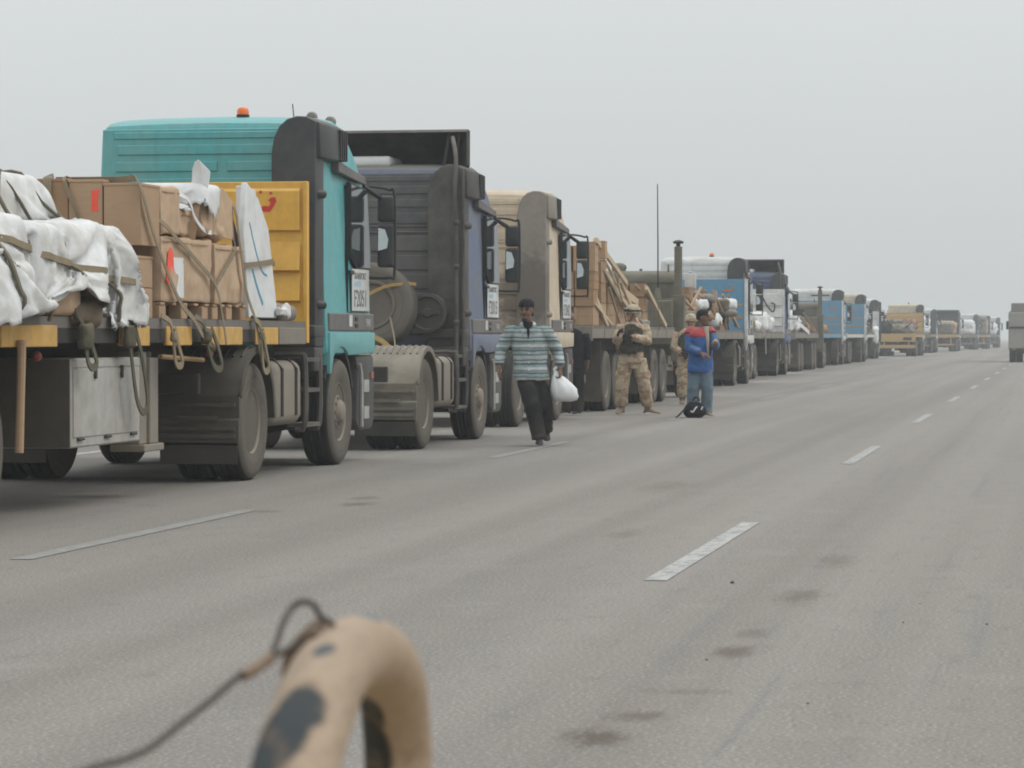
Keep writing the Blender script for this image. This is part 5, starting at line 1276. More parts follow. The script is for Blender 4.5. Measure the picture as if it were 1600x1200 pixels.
def canopy_truck(x, y):
    T = thing('canopy_frame', 'dark square canopy rising over the far yellow railed trailer', 'canopy', (x, y, 0))
    part('cover', PLASTIC, T, lambda mb: (mb.box(-1.25,1.25,0,3.0,3.50,3.62), mb.box(-1.25,-1.12,0,3,1.9,3.5), mb.box(1.12,1.25,0,3,1.48,3.5)), None, .02)
    part('back_sheet', NAVY, T, lambda mb: mb.box(-1.12,1.12,2.6,2.7,1.5,3.5))
canopy_truck(-9.85, 272.6)
far_truck(-9.1, 300.0, GREYB, WHITEC, 'far white cab tractor unit ahead of the white tarpaulin load', 'far flatbed trailer with a white tarpaulin load', [(2.6,1.0,.68,WHITE,'white tarpaulin load far up the convoy'),(6.0,.95,.6,WHITE,'second white tarpaulin load far up the convoy')])
far_truck(-8.4, 322.0, YFAR, NAVY, 'far dark tractor unit with a brown sheet, fading into haze', 'far flatbed trailer with an orange brown sheeted load', [(2.6,1.0,.95,GREYCL,'grey sheeted tall load fading into the haze'),(6.2,1.0,.8,YFAR,'orange brown sheeted load fading into the haze')])
far_truck(-7.9, 352.0, GREYB, WHITEC, 'last white cab tractor unit visible in the haze', 'last flatbed trailer visible in the haze', [(3.2,1.0,.6,WHITE,'last white load visible in the haze')])

# lorry driving on the right
def lorry(x, y):
    T = thing('cargo_lorry', 'dusty grey covered lorry on the open lane, its wing mirror sticking out', 'lorry', (x, y, 0))
    CV = paint('dusty_grey_canvas', (.25,.235,.215), .85, .4, .1, dustcol=(.3,.27,.23)); CD = paint('dark_canvas_top', (.17,.165,.155), .85, .4, 0.)
    part('body', CV, T, lambda mb: mb.box(-1.25,1.25,0,6.2,.62,2.55), None, .03)
    part('cover', CD, T, lambda mb: mb.prism([(-1.22,2.55),(1.22,2.55),(1.12,2.62),(1.12,2.98),(1.06,3.0),(-1.06,3.0),(-1.12,2.98),(-1.12,2.62)], 'y', .05, 6.15), None, .03)
    part('tail_gate', CV, T, lambda mb: (mb.box(-1.18,1.18,-.06,-.001,.7,1.75), mb.box(-1.18,1.18,-.05,-.001,1.80,2.5)), None, .015)
    part('tail_bar', CHASSIS, T, lambda mb: (mb.box(-1.2,1.2,-.10,-.061,1.70,1.78), mb.box(-1.2,1.2,-.1,-.061,.62,.72)))
    part('chassis', CHASSIS, T, lambda mb: [mb.box(s*.45-.06,s*.45+.06,.1,8.2,.45,.62) for s in (-1,1)])
    part('cab', CV, T, lambda mb: mb.prism([(6.4,.62),(6.4,2.45),(6.6,2.55),(7.9,2.5),(8.25,1.7),(8.4,.62)], 'x', -1.2, 1.2), None, .08, 3)
    part('mirror', RUBBER, T, lambda mb: [mb.box(s*1.42-.07, s*1.42+.07, 7.6, 7.7, 1.68, 2.12) for s in (-1,1)], None, .02)
    part('mirror_arm', RUBBER, T, lambda mb: [mb.tube([(s*1.15,7.65,z),(s*1.42,7.65,z)], .02, 6) for s in (-1,1) for z in (1.75,2.05)])
    part('tail_light', REDLENS, T, lambda mb: [mb.box(s*.95-.1,s*.95+.1,-.115,-.101,.64,.70) for s in (-1,1)])
    for yy in (1.2, 2.5, 7.1):
        for s in (-1,1):
            wheel(T, s*1.05, yy, yy > 5, s)
            if yy < 5: wheel(T, s*.71, yy, False, s)
        part('axle', CHASSIS, T, lambda mb: mb.tube([(-.9,yy,WR),(.9,yy,WR)], .07, 8))
lorry(-1.22, 157.5)
ut = part('utility_pole', STEEL, None, lambda mb: mb.tube([(0,0,0),(0,0,4.2)], .10, 8)); ut.location = (-14.5, 395, -.12); tag(ut, 'thin pole standing far off in the haze by the road', 'pole')

# small stones on the right-hand lane
STONE = plain('dark_stone', (.05,.047,.043), .9)
rs = random.Random(5)
for i in range(6):
    q = (-1.72, 16.45) if i == 0 else (-1.0 + rs.uniform(-.45,.75), rs.uniform(9.5,16.0))
    rr = .010 if i == 0 else rs.uniform(.003,.005)
    def st(mb):
        mb.ell((0,0,rr*.55), (rr*1.2, rr, rr*.7), 8, 5)
        mb.v = [(v[0]*(1+.25*noise.noise(Vector(v)*90)), v[1]*(1+.25*noise.noise(Vector(v)*80)), v[2]) for v in mb.v]
    o = part('stone', STONE, None, st); o.location = (q[0], q[1], 0); tag(o, 'dark small stone lying just right of the nearest centre dash' if i == 0 else 'tiny dark stone scattered on the lane right of the dashes', 'stone', None if i == 0 else 'tiny stones on the right lane')

# ------------------------------------------------------------------ foreground: the vehicle the photograph was taken from
def chipped_shaded():
    m, t, b = nodes('chipped_shaded_tan_paint')
    v = coords(t, False); n = noise_(t, v, 26, 5, .65); n2 = noise_(t, v, 9, 4); n3 = noise_(t, v, 70, 3, .7)
    col = mix_(t, n2, (.262,.196,.138), (.36,.278,.20))
    col = mix_(t, math_(t, 'MULTIPLY', step_(t, n3, .50, .72), .55), col, (.22,.15,.095))
    col = mix_(t, math_(t, 'MULTIPLY', step_(t, n, .60, .72), .6), col, (.20,.13,.085))
    for (c, r, cc_) in (((-.4404,1.700,1.105),(.020,.10,.030),(.026,.031,.033)), ((-.4560,1.620,1.09),(.030,.10,.06),(.026,.031,.033)), ((-.454,1.875,1.139),(.0075,.022,.012),(.06,.075,.085)), ((-.4683,2.067,1.1345),(.010,.022,.012),(.11,.14,.16)),
                        ((-.495,2.185,1.064),(.0135,.04,.030),(.030,.032,.028)), ((-.4988,2.212,1.02),(.0155,.04,.035),(.028,.030,.026)), ((-.50,2.215,.96),(.016,.04,.05),(.028,.030,.026))):  # this row: dark paint and painted-in shade on the right leg's inner side
        sb = N(t, 'ShaderNodeVectorMath', operation='SUBTRACT'); t.links.new(v, sb.inputs[0]); sb.inputs[1].default_value = c
        dv = N(t, 'ShaderNodeVectorMath', operation='DIVIDE'); t.links.new(sb.outputs[0], dv.inputs[0]); dv.inputs[1].default_value = r
        ln = N(t, 'ShaderNodeVectorMath', operation='LENGTH'); t.links.new(dv.outputs[0], ln.inputs[0])
        d = math_(t, 'ADD', ln.outputs['Value'], math_(t, 'MULTIPLY', math_(t, 'SUBTRACT', n, .5), .75))
        col = mix_(t, math_(t, 'MULTIPLY', step_(t, d, 1.22, 1.02), .4), col, (.15,.10,.065)); col = mix_(t, step_(t, d, 1.10, .86), col, cc_)
    lng = noise_(t, mapping(t, v, (40, 5, 40)), 1, 5, .7)
    col = mix_(t, math_(t, 'MULTIPLY', step_(t, lng, .48, .72), .4), col, (.17,.12,.085))
    t.links.new(col, b.inputs['Base Color']); b.inputs['Roughness'].default_value = .75; b.inputs['Specular IOR Level'].default_value = .22
    bp = N(t, 'ShaderNodeBump'); bp.inputs['Strength'].default_value = .5; bp.inputs['Distance'].default_value = .003
    t.links.new(n3, bp.inputs['Height']); t.links.new(bp.outputs[0], b.inputs['Normal'])
    return m
PIPE = chipped_shaded()
HOODM = paint('tan_vehicle_paint', (.45,.36,.25), .6, .3, 0.)
veh = thing('army_vehicle', 'tan army vehicle carrying the camera, only its pipe guard in view', 'vehicle', (0,0,0))
part('hood', HOODM, veh, lambda mb: mb.prism([(.75,.55),(.75,.86),(1.5,.90),(2.55,.87),(2.75,.80),(2.8,.55)], 'x', -1.05, 1.05), None, .04, 3)
part('grille', HOODM, veh, lambda mb: [mb.box(-.55+.11*k, -.5+.11*k, 2.80, 2.84, .55, .76) for k in range(11)], None, .006)
part('body', HOODM, veh, lambda mb: (mb.box(-1.05,1.05,-2.2,.74,.45,.86), mb.box(-1.05,1.05,.75,2.75,.45,.549)), None, .03)
for s in (-1,1):
    for yy in (2.0,-1.3): wheel(veh, s*.92, yy, True, s, .46).scale = (1,.85,.85)
part('hood_latch', RUBBER, veh, lambda mb: mb.ell((-.375, 2.36, .89), (.042,.07,.093), 14, 10))
hoop = [(x_, y_, z_ - .006) for x_, y_, z_ in ((-.40,1.42,.80),(-.405,1.50,.93),(-.416,1.60,1.03),(-.4294,1.6974,1.080),(-.4535,1.8662,1.112),(-.4696,1.9956,1.120),(-.4749,2.0961,1.1145),(-.4795,2.1863,1.0874),(-.4845,2.2356,1.0402),(-.4856,2.2449,.985),(-.486,2.245,.80))]
guard = part('pipe_guard', PIPE, veh, lambda mb: mb.tube(smooth_path(hoop, 8), .0255, 28))
def wrap(mb):
    P = smooth_path(hoop, 30); k0 = 4*30 + 14
    for j in range(4): mb.tube([P[min(k0+j*4, len(P)-1)] + Vector((.0275*math.cos(a), 0, .0275*math.sin(a))) for a in (x*2*math.pi/20 for x in range(6,17))], .0055, 7)
part('rust_binding', paint('rust_tape', (.11,.06,.035), .9, .2, 0.), guard, wrap)
def pxp(x, y, d):
    u, v = (x-800)/4800, (600-y)/4800; sa, ca, sp_, cp = math.sin(YAW), math.cos(YAW), math.sin(PITCH), math.cos(PITCH)
    return Vector(((u*ca - sa*cp - v*sa*sp_)*d, (u*sa + ca*cp + v*ca*sp_)*d, CAM_H + (-sp_ + v*cp)*d))
wire = MB()
wire.tube(smooth_path([pxp(520,975,2.02), pxp(500,962,2.0), pxp(492,947,2.0), pxp(476,940,1.99), pxp(458,948,1.99), pxp(443,972,1.98), pxp(432,1004,1.97), pxp(421,1026,1.96)], 6), .0021, 8)
wire.tube(smooth_path([pxp(470,1002,1.985), pxp(447,1016,1.965), pxp(424,1027,1.955), pxp(400,1043,1.94), pxp(372,1058,1.92), pxp(330,1094,1.9), pxp(290,1125,1.88), pxp(235,1168,1.85), pxp(190,1188,1.83), pxp(140,1202,1.8), pxp(40,1250,1.75), pxp(-60,1420,1.66)], 6), .0022, 8)
wo = link('tie_wire', wire.mesh('tie_wire'), paint('dark_wire', (.034,.029,.025), .7, .1, 0., updust=0.)); tag(wo, 'dark bent wire looped to the tan pipe in the foreground', 'wire')
part('twist', paint('rusty_twist', (.16,.10,.06), .8, .2, 0.), wo, lambda mb: mb.tube(smooth_path([pxp(424,1026,1.953), pxp(408,1038,1.945), pxp(392,1049,1.932), pxp(378,1056,1.925)], 4), .0040, 8))
for o in list(bpy.data.objects):
    if o.type == 'MESH' and o.parent is None and 'label' not in o and 'kind' not in o: print('UNLABELLED', o.name)
YAWZ = YAW
def figure(label, x, y, group=None):
    return thing('person', label, 'person', (x, y, 0), YAWZ, group)

# ---- man walking towards the camera in a striped shirt
def walking_man():
    T = figure('man in a striped shirt and black knit cap walking with a white bag', -6.165, 36.59)
    sh_l, sh_r = (-.345,.02,1.385), (.085,.0,1.375)
    el_l, wr_l = (-.465,.07,1.15), (-.485,-.06,.935)
    el_r, wr_r = (.225,.10,1.13), (.245,-.04,.925)
    hp_l, kn_l, an_l = (-.205,.02,.90), (-.085,-.13,.49), (-.005,-.06,.10)
    hp_r, kn_r, an_r = (.035,.02,.90), (.055,.0,.50), (.085,.36,.20)
    hc = (-.160,-.02,1.635); yaw = R(-14)
    mb = MB()
    M = head_mb(mb, hc, yaw, 1.08)
    limb(mb, [(-.135,.02,1.40),(-.150,.0,1.56)], [.058,.052])
    mb.loft([er((-.10,.03,.86),.15,.11), er((-.11,.03,1.0),.145,.105), er((-.125,.03,1.2),.165,.11), er((-.13,.02,1.36),.17,.10), er((-.135,.02,1.43),.07,.07)])
    limb(mb, [sh_l, el_l, wr_l], [.055,.045,.028]); limb(mb, [sh_r, el_r, wr_r], [.055,.045,.028])
    limb(mb, [hp_l, kn_l, an_l], [.085,.06,.04]); limb(mb, [hp_r, kn_r, an_r], [.085,.06,.04])
    hand_mb(mb, wr_l, (-.12,-.35,-.8), (.9,-.2,-.1), .38, 1.05, thumb=-1)
    hand_mb(mb, wr_r, (.08,-.18,-.95), (-.85,.2,-.2), .95, 1.05, thumb=1)
    remesh('body', mb, SKIN_D, T, .0075, smooth=2)
    face_parts(T, M, 1.08, beard=HAIRM)
    mb = MB()                                        # knit cap
    rings = []
    for z, rx, ry, oy in ((.030,.083,.108,.006),(.045,.086,.111,.010),(.07,.086,.108,.012),(.098,.075,.094,.014),(.122,.052,.066,.018),(.135,.02,.026,.02)):
        rings.append([M @ Vector(p) for p in er((0,oy,z+.012),rx*1.08,ry*1.08)])
    mb.loft(rings)
    mb.loft([[M @ Vector(p) for p in er((0,.045,z),.082,.075)] for z in (-.06,.0,.06)])
    remesh('knit_cap', mb, BLACKC, T, .009, .003, 30)
    mb = MB()                                        # shirt: torso and sleeves
    mb.loft([er((-.095,.03,.80),.216,.165,0,24), er((-.10,.03,.86),.213,.162,0,24), er((-.105,.03,1.0),.198,.148,0,24), er((-.115,.03,1.15),.205,.145,0,24), er((-.125,.025,1.28),.222,.138,0,24), er((-.13,.02,1.36),.225,.125,0,24), er((-.132,.02,1.415),.18,.105,0,24), er((-.136,.02,1.455),.085,.08,0,24)])
    limb(mb, [(-.28,.02,1.37), sh_l, el_l, (-.485,-.03,.985)], [.08,.084,.068,.050])
    limb(mb, [(.02,.02,1.36), sh_r, el_r, (.245,-.02,.975)], [.08,.084,.068,.050])
    remesh('shirt', mb, SHIRT, T, .012, .015, 8, 2, 3, .7)
    col = MB()
    col.ribbon(smooth_path([(-.075,-.115,1.36),(-.062,-.075,1.44),(-.075,.02,1.49),(-.14,.075,1.50),(-.205,.02,1.49),(-.215,-.07,1.44),(-.195,-.118,1.36)],4), .042, .010, (0,-.6,.8))
    link('collar', col.mesh('collar'), SHIRT, T)
    part('undershirt', BLACKC, T, lambda mb: mb.loft([er((-.137,-.075,1.30),.006,.05,0,12), er((-.137,-.055,1.38),.035,.06,0,12), er((-.137,-.025,1.44),.062,.066,0,12), er((-.142,-.005,1.50),.062,.064,0,12)]))
    def btn(mb):
        for z in (1.22,1.12,1.01,.92): mb.ell((-.13,-.135,z), (.009,.012,.009), 8, 6)
    part('button', WHITE, T, btn)
    mb = MB()                                        # trousers
    mb.loft([er((-.09,.03,.72),.155,.12), er((-.095,.03,.84),.160,.115), er((-.10,.03,.95),.14,.10)])
    limb(mb, [(-.165,.02,.80), kn_l, (-.015,-.05,.16), (-.005,-.055,.085)], [.112,.103,.085,.088])
    limb(mb, [(-.015,.02,.80), kn_r, (.075,.33,.24), (.085,.36,.17)], [.112,.103,.085,.085])
    remesh('trousers', mb, TROUSER, T, .013, .010, 8, 2, 5, .6)
    for a_, b_ in (((-.005,-.06,.095),(.0,-.24,.04)),((.085,.37,.21),(.09,.24,.07))):
        mb = MB(); foot_mb(mb, a_, b_, 1.05); remesh('shoe', mb, SHOE, T, .009, smooth=1)
    return T
walking_man()
def shopping_bag():
    c = Vector((-5.885, 36.62, .545))
    mb = MB(); rings = []
    for z, rx, ry, ox in ((.0,.10,.05,.03),(.015,.155,.085,.03),(.07,.185,.11,.025),(.16,.180,.115,.01),(.25,.140,.095,-.02),(.32,.085,.06,-.05),(.37,.042,.032,-.075),(.41,.025,.018,-.085)):
        ring = []
        for k in range(40):
            a = 2*math.pi*k/40; f = .86*(1 + .16*noise.noise(Vector((math.cos(a)*2.6, math.sin(a)*2.6, z*7))) + .16*abs(noise.noise(Vector((math.cos(a)*6, math.sin(a)*6, z*3)))) + .05*math.sin(a*9+z*14)*(.3+z*1.6))
            ring.append((ox+rx*f*math.cos(a), ry*f*math.sin(a), z*.87 + .016*noise.noise(Vector((math.cos(a)*3, math.sin(a)*3, z*8)))))
        rings.append(ring)
    mb.loft(rings)
    o = link('shopping_bag', mb.mesh('shopping_bag', ang=60), BAGM); o.location = c; o.rotation_euler.z = YAW
    tag(o, 'bulging white plastic bag hanging from the hand of the man in stripes', 'bag')
    part('handle', BAGM, o, lambda mb: [mb.ribbon(smooth_path([(-.085,d_,.34),(-.10,d_,.385),(-.075,d_,.405),(-.045,d_,.385),(-.05,d_,.32)],4), .03, .004, (0,1,0)) for d_ in (-.01,.015)])
BAGM = paint('white_plastic_bag', (.70,.70,.70), .35, .12, 0., var=.05, spec=.5, bump=.25, bscale=16, dustcol=(.5,.5,.49))
shopping_bag()

# ---- soldiers
def soldier(label, x, y, J, yaw_t, yaw_h, s=1.0, goggles=True):
    T = figure(label, x, y)
    tx, ty = J['pelvis'][:2]; zt = J['pelvis'][2]; nx, ny, nz = J['neck']
    mb = MB(); M = head_mb(mb, J['head'], yaw_h, 1.02*s)
    limb(mb, [(nx,ny,nz-.06),(J['head'][0]*.6+nx*.4, J['head'][1]*.6+ny*.4, J['head'][2]-.08)], [.060,.054])
    mid = [(tx+(nx-tx)*f, ty+(ny-ty)*f, zt+(nz-zt)*f) for f in (0,.3,.6,.85,1.)]
    mb.loft([er(mid[0],.14,.10,yaw_t), er(mid[1],.14,.10,yaw_t), er(mid[2],.16,.11,yaw_t), er(mid[3],.17,.10,yaw_t), er(mid[4],.06,.06,yaw_t)])
    for k in 'lr':
        limb(mb, [J['sh'+k], J['el'+k], J['wr'+k]], [.055,.045,.03]); limb(mb, [J['hp'+k], J['kn'+k], J['an'+k]], [.085,.06,.045])
    remesh('body', mb, SKIN_L, T, .008, smooth=2); face_parts(T, M, 1.02*s)
    mb = MB()                                          # blouse with skirt and sleeves
    up = lambda f, dz=0: (tx+(nx-tx)*f, ty+(ny-ty)*f, zt+(nz-zt)*f+dz)
    mb.loft([er(up(-.22),.225,.165,yaw_t), er(up(-.1),.215,.16,yaw_t), er(up(.2),.19,.145,yaw_t), er(up(.6),.215,.14,yaw_t), er(up(.85),.21,.12,yaw_t), er(up(1.0,.02),.085,.08,yaw_t)])
    for k in 'lr': limb(mb, [J['sh'+k], J['el'+k], Vector(J['el'+k]).lerp(Vector(J['wr'+k]), .86)], [.092,.078,.058])
    remesh('blouse', mb, CAMO, T, .013, .012, 9, 2, 7, .7)
    mb = MB(); mb.loft([er(up(.12),.222,.178,yaw_t), er(up(.3),.218,.178,yaw_t), er(up(.6),.228,.178,yaw_t), er(up(.82),.20,.155,yaw_t), er(up(.95),.12,.115,yaw_t)])
    for dz, da in ((.16,-.6),(.16,0.),(.16,.6),(.42,.25)):
        a = yaw_t - math.pi/2 + da
        p = up(dz); mb.box(-.055,.055,-.05,.05,-.08,.07, Matrix.Translation((p[0]+.17*math.cos(a), p[1]+.17*math.sin(a), p[2]+.03)) @ Matrix.Rotation(a+math.pi/2, 4, 'Z'))
    remesh('armoured_vest', mb, VEST, T, .012, .006, 14, 1, 9)
    mb = MB(); mb.loft([er((tx,ty,zt-.22),.165,.135,yaw_t), er((tx,ty,zt-.08),.19,.145,yaw_t), er((tx,ty,zt+.05),.18,.135,yaw_t)])
    for k in 'lr':
        an, kn, hp = Vector(J['an'+k]), Vector(J['kn'+k]), Vector(J['hp'+k])
        limb(mb, [hp, kn, kn.lerp(an,.72), kn.lerp(an,.86)], [.125,.108,.105,.082])
        side = Vector((J['kn'+k][0]-tx, 0, 0)).normalized()
        mb.ell(hp.lerp(kn,.62) + side*.085, (.055,.085,.10), 10, 6)
    remesh('trousers', mb, CAMO, T, .013, .013, 9, 2, 4, .6)
    for k in 'lr':
        mb = MB(); an = Vector(J['an'+k]); limb(mb, [an + (Vector(J['kn'+k])-an)*.42, an], [.062,.058]); foot_mb(mb, an, J['toe'+k], 1.12)
        remesh('boot', mb, BOOT, T, .010, .003, 20, 1)
        mb = MB(); hand_mb(mb, J['wr'+k], J['hd'+k], J['pn'+k], .8, 1.15, thumb=1 if k == 'l' else -1)
        remesh('glove', mb, BLACKC, T, .008, smooth=1)
    mb = MB(); rings = []
    for z, rx, ry, oy in ((.018,.128,.150,.004),(.03,.118,.142,.006),(.06,.116,.138,.008),(.10,.108,.126,.010),(.135,.088,.102,.012),(.158,.055,.064,.012),(.168,.015,.018,.012)):
        rings.append([M @ Vector((p[0], p[1] + 0, p[2] - (.045 if False else 0))) for p in er((0,oy,z),rx,ry,n=24)])
    mb.loft(rings)
    mb.loft([[M @ Vector(p) for p in er((0,.045,z),.118,.100,n=20)] for z in (-.05,.0,.06)])
    remesh('helmet', mb, HELMET, T, .010, .004, 22, 2)
    if goggles:
        def gog(mb):
            mb.tube(smooth_path([M @ Vector((.117*math.sin(a), .008-.140*math.cos(a), .055)) for a in (x*.35 for x in range(-9,10))],2), .016, 6)
        part('goggle_strap', BLACKC, T, gog)
        part('goggles', GLASS, T, lambda mb: mb.tube(smooth_path([M @ Vector((.095*math.sin(a), .0-.138*math.cos(a), .080)) for a in (x*.2 for x in range(-4,5))],2), .03, 8, .6))
    part('chin_strap', STRAP_D, T, lambda mb: mb.ribbon(smooth_path([M @ Vector(p) for p in ((-.082,-.02,.02),(-.066,-.05,-.07),(0,-.068,-.128),(.066,-.05,-.07),(.082,-.02,.02))],4), .02, .006, (0,-1,0)))
    return T
soldier('soldier in a helmet and dark armoured vest standing with bent arms beside crate trailer', -7.06, 51.45, dict(
    pelvis=(-.03,.0,1.00), neck=(-.01,.0,1.56), head=(-.02,-.03,1.70),
    shl=(-.20,.02,1.49), ell=(-.28,-.14,1.24), wrl=(-.27,-.36,1.36), hdl=(.1,-.6,.5), pnl=(.6,.1,-.6),
    shr=(.18,.0,1.49), elr=(.235,-.12,1.25), wrr=(-.06,-.33,1.32), hdr=(-.9,-.3,.2), pnr=(0,.5,-.8),
    hpl=(-.13,.0,.93), knl=(-.185,-.05,.50), anl=(-.20,.02,.10), toel=(-.27,-.20,.04),
    hpr=(.09,.0,.93), knr=(.185,-.05,.50), anr=(.25,.05,.10), toer=(.44,-.06,.04)), R(-28), R(-62))
soldier('soldier in a light helmet half hidden behind the man in the red and blue jacket', -7.02, 58.9, dict(
    pelvis=(.0,.0,.94), neck=(.02,.0,1.46), head=(.06,-.03,1.60),
    shl=(-.19,.02,1.39), ell=(-.27,.0,1.12), wrl=(-.12,-.18,1.0), hdl=(.6,-.3,-.4), pnl=(.2,.1,-.9),
    shr=(.2,.0,1.39), elr=(.27,.0,1.12), wrr=(.15,-.2,1.0), hdr=(-.4,-.3,-.5), pnr=(0,.5,-.8),
    hpl=(-.09,.0,.88), knl=(-.11,-.04,.48), anl=(-.11,.02,.10), toel=(-.13,-.20,.04),
    hpr=(.09,.0,.88), knr=(.11,-.03,.48), anr=(.12,.03,.10), toer=(.18,-.18,.04)), R(8), R(15), .98, False)

# ---- man in the red and blue jacket
def jacket_man():
    T = figure('man in a red and blue jacket, jeans and black cap standing on the road', -5.752, 50.02)
    yaw = R(32)
    mb = MB(); M = head_mb(mb, (.035,-.03,1.63), R(62), 1.03)
    limb(mb, [(.0,.0,1.42),(.02,-.0,1.56)], [.06,.054])
    mb.loft([er((-.01,.0,.85),.15,.11,yaw), er((0,.0,1.1),.15,.11,yaw), er((0,.0,1.36),.17,.10,yaw), er((0,0,1.45),.07,.07,yaw)])
    shl, ell, wrl = (-.175,.02,1.40), (-.195,-.07,1.12), (.0,-.27,1.045)
    shr, elr, wrr = (.155,.03,1.40), (.235,-.07,1.18), (.20,-.27,1.16)
    limb(mb, [shl,ell,wrl], [.055,.045,.03]); limb(mb, [shr,elr,wrr], [.055,.045,.03])
    limb(mb, [(-.11,0,.88),(-.12,-.03,.48),(-.14,.02,.09)], [.085,.06,.04]); limb(mb, [(.09,0,.88),(.10,-.03,.48),(.10,.03,.09)], [.085,.06,.04])
    hand_mb(mb, wrl, (.85,-.35,-.25), (.1,.5,-.8), .45, 1.1, thumb=-1); hand_mb(mb, wrr, (.2,-.8,.15), (-.2,.1,.95), .6, 1.1, thumb=1)
    remesh('body', mb, SKIN_D, T, .008, smooth=2); face_parts(T, M, 1.03)
    mb = MB(); rings = []
    for z, rx, ry, oy in ((.036,.082,.106,.004),(.06,.086,.110,.006),(.09,.080,.100,.01),(.12,.058,.072,.012),(.135,.02,.026,.012)): rings.append([M @ Vector(p) for p in er((0,oy,z),rx,ry)])
    mb.loft(rings); mb.loft([[M @ Vector(p) for p in er((0,.04,z),.082,.078)] for z in (-.035,.0,.06)])
    cap = remesh('knit_cap', mb, BLACKC, T, .009, .002, 25)
    part('cap_badge', WHITE, cap, lambda mb: mb.tube([M @ Vector(p) for p in ((-.03,-.106,.055),(-.015,-.109,.07),(.0,-.109,.06),(.02,-.106,.075))], .006, 6))
    def jk(z0, z1, sleeves):
        mb = MB(); prof = [(.74,.225,.18),(.80,.225,.18),(.95,.212,.168),(1.10,.202,.160),(1.25,.205,.155),(1.31,.203,.148),(1.36,.198,.138),(1.42,.155,.115),(1.465,.085,.082)]
        rs = [er((-.005,.01,z), rx, ry, yaw, 24) for z, rx, ry in prof if z0 <= z <= z1]
        mb.loft(rs)
        if sleeves == 'up':
            limb(mb, [(-.10,.02,1.39), shl, (-.180,-.0,1.35)], [.08,.084,.084]); limb(mb, [(.10,.02,1.39), shr, (.168,.0,1.36)], [.08,.084,.084])
        else:
            limb(mb, [(-.18,.0,1.33), ell, Vector(ell).lerp(Vector(wrl), .88)], [.083,.076,.056]); limb(mb, [(.172,.0,1.34), elr, Vector(elr).lerp(Vector(wrr), .88)], [.083,.076,.056])
        return mb
    jb = remesh('jacket', jk(.7, 1.37, 'lo'), BLUEJ, T, .012, .011, 8, 2, 2, .8)
    mb = jk(1.30, 1.5, 'up')
    for i, v in enumerate(mb.v):     # the yoke sits a little proud of the blue body
        mb.v[i] = (v[0]*1.045, v[1]*1.06, v[2] + .006)
    remesh('jacket_yoke', mb, REDJ, jb, .012, .006, 8, 2, 2, .8)
    M2 = Matrix.Rotation(yaw, 4, 'Z')
    part('inner_shirt', BEIGE, T, lambda mb: mb.loft([[M2 @ Vector(p) for p in er((.03,-.10,z), rx, ry, 0, 16)] for z, rx, ry in ((1.04,.010,.085),(1.16,.03,.088),(1.30,.045,.072),(1.42,.052,.040),(1.49,.055,.02))]))
    part('zip_edge', BLACKC, T, lambda mb: mb.ribbon(smooth_path([M2 @ Vector(p) for p in ((.04,-.195,1.0),(.075,-.185,1.16),(.09,-.165,1.30),(.10,-.12,1.40))],3), .03, .012, (0,-1,0)))
    mb = MB(); mb.loft([er((0,0,.70),.15,.12,yaw), er((0,0,.85),.15,.115,yaw), er((0,0,.95),.14,.10,yaw)])
    limb(mb, [(-.09,0,.78),(-.12,-.03,.48),(-.14,.02,.16),(-.14,.02,.06)], [.118,.098,.090,.092]); limb(mb, [(.075,0,.78),(.10,-.03,.48),(.10,.03,.16),(.10,.03,.06)], [.118,.098,.088,.090])
    remesh('jeans', mb, JEANS, T, .013, .010, 9, 2, 6, .6)
    for a_, b_ in (((-.14,.02,.095),(-.06,-.15,.04)),((.10,.03,.095),(.17,-.14,.04))):
        mb = MB(); foot_mb(mb, a_, b_); remesh('shoe', mb, BOOT, T, .010, smooth=1)
jacket_man()
FR = plain('yellow_green_fruit', (.36,.36,.09), .6)
def fruit():
    mb = MB(); mb.ell((0,0,0), (.040,.040,.043), 14, 10); mb.tube([(0,0,.04),(.005,0,.065)], .005, 6)
    o = link('fruit', mb.mesh('fruit', ang=60), FR); M = Matrix.Rotation(YAW, 3, 'Z'); o.location = Vector((-5.752,50.02,0)) + M @ Vector((.215,-.345,1.235))
    tag(o, 'yellow green fruit held in the raised hand of the jacketed man', 'fruit')
fruit()
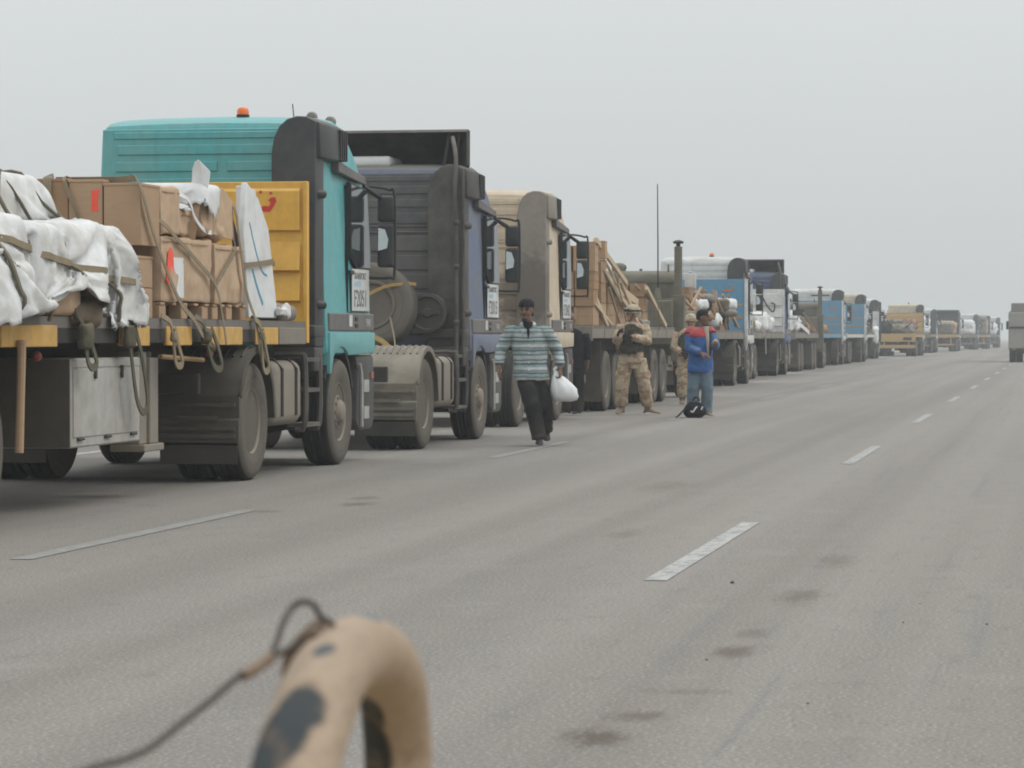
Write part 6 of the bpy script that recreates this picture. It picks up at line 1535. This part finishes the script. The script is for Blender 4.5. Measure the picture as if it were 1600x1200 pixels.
def backpack():
    mb = MB(); bundle_mb(mb, (.185,.12,.135), 4, .018, .11, 16, (4,4,3))
    for i, v in enumerate(mb.v): f = 1 - .38*max(0, v[2]/.15); mb.v[i] = (v[0]*f + .03*max(0, v[2])*1.2, v[1]*f, v[2])
    o = link('backpack', mb.mesh('backpack', ang=60), BLACKC); M = Matrix.Rotation(YAW, 3, 'Z')
    o.location = Vector((-5.752,50.02,0)) + M @ Vector((-.12,-.30,.135)); o.rotation_euler.z = YAW
    tag(o, 'black backpack set down on the road by the feet of the man in jeans', 'backpack')
    part('logo', WHITE, o, lambda mb: (mb.ribbon(smooth_path([(-.07,-.148,-.02),(-.035,-.152,-.035),(.0,-.148,.015),(.03,-.135,.05)],4), .022, .008, (0,-1,0)), mb.ribbon([(.10,-.138,.0),(.125,-.128,.05)], .02, .008, (0,-1,0))))
    part('shoulder_strap', BLACKC, o, lambda mb: mb.ribbon(smooth_path([(-.17,-.05,.0),(-.27,-.10,-.10),(-.31,-.12,-.135),(-.20,-.13,-.135)],4), .04, .014, (0,0,1)))
    part('carry_loop', BLACKC, o, lambda mb: mb.tube(smooth_path([(-.02,0,.14),(.0,0,.19),(.06,0,.19),(.08,0,.13)],4), .012, 6))
backpack()
# ---- person mostly hidden behind the tan tractor: dark trousers and shoes show
def hidden_person():
    T = figure('person in dark trousers and shoes mostly hidden behind the tan tractor unit', -8.02, 50.9)
    mb = MB(); M = head_mb(mb, (-.02,-.02,1.60), R(-20)); limb(mb, [(0,0,1.40),(-.01,0,1.54)], [.06,.054])
    mb.loft([er((0,0,.85),.15,.11), er((0,0,1.1),.15,.11), er((0,0,1.34),.17,.10), er((0,0,1.43),.07,.07)])
    for s in (-1,1):
        limb(mb, [(s*.2,0,1.36),(s*.26,.0,1.1),(s*.26,-.05,.88)], [.055,.045,.03]); limb(mb, [(s*.09,0,.88),(s*.1,-.02,.48),(s*.1,.02,.09)], [.085,.06,.04])
        hand_mb(mb, (s*.26,-.05,.88), (0,-.1,-1), (-s,0,0), .4, 1.0, thumb=s)
    remesh('body', mb, SKIN_D, T, .009, smooth=2); face_parts(T, M)
    mb = MB(); mb.loft([er((0,0,.76),.21,.15), er((0,0,1.0),.20,.145), er((0,0,1.3),.22,.135), er((0,0,1.4),.16,.105), er((0,0,1.45),.08,.08)])
    for s in (-1,1): limb(mb, [(s*.19,0,1.36),(s*.26,.0,1.1),(s*.26,-.04,.93)], [.09,.078,.058])
    remesh('jacket', mb, BLACKC, T, .014, .010, 9)
    mb = MB(); mb.loft([er((0,0,.7),.16,.12), er((0,0,.92),.17,.12)])
    for s in (-1,1): limb(mb, [(s*.09,0,.86),(s*.1,-.02,.48),(s*.1,.02,.07)], [.118,.098,.09])
    remesh('trousers', mb, TROUSER, T, .014, .010, 9)
    for a_, b_ in (((-.1,.02,.095),(-.26,-.08,.04)),((.1,.02,.095),(.02,-.14,.04))):
        mb = MB(); foot_mb(mb, a_, b_); remesh('shoe', mb, SHOE, T, .010, smooth=1)
hidden_person()
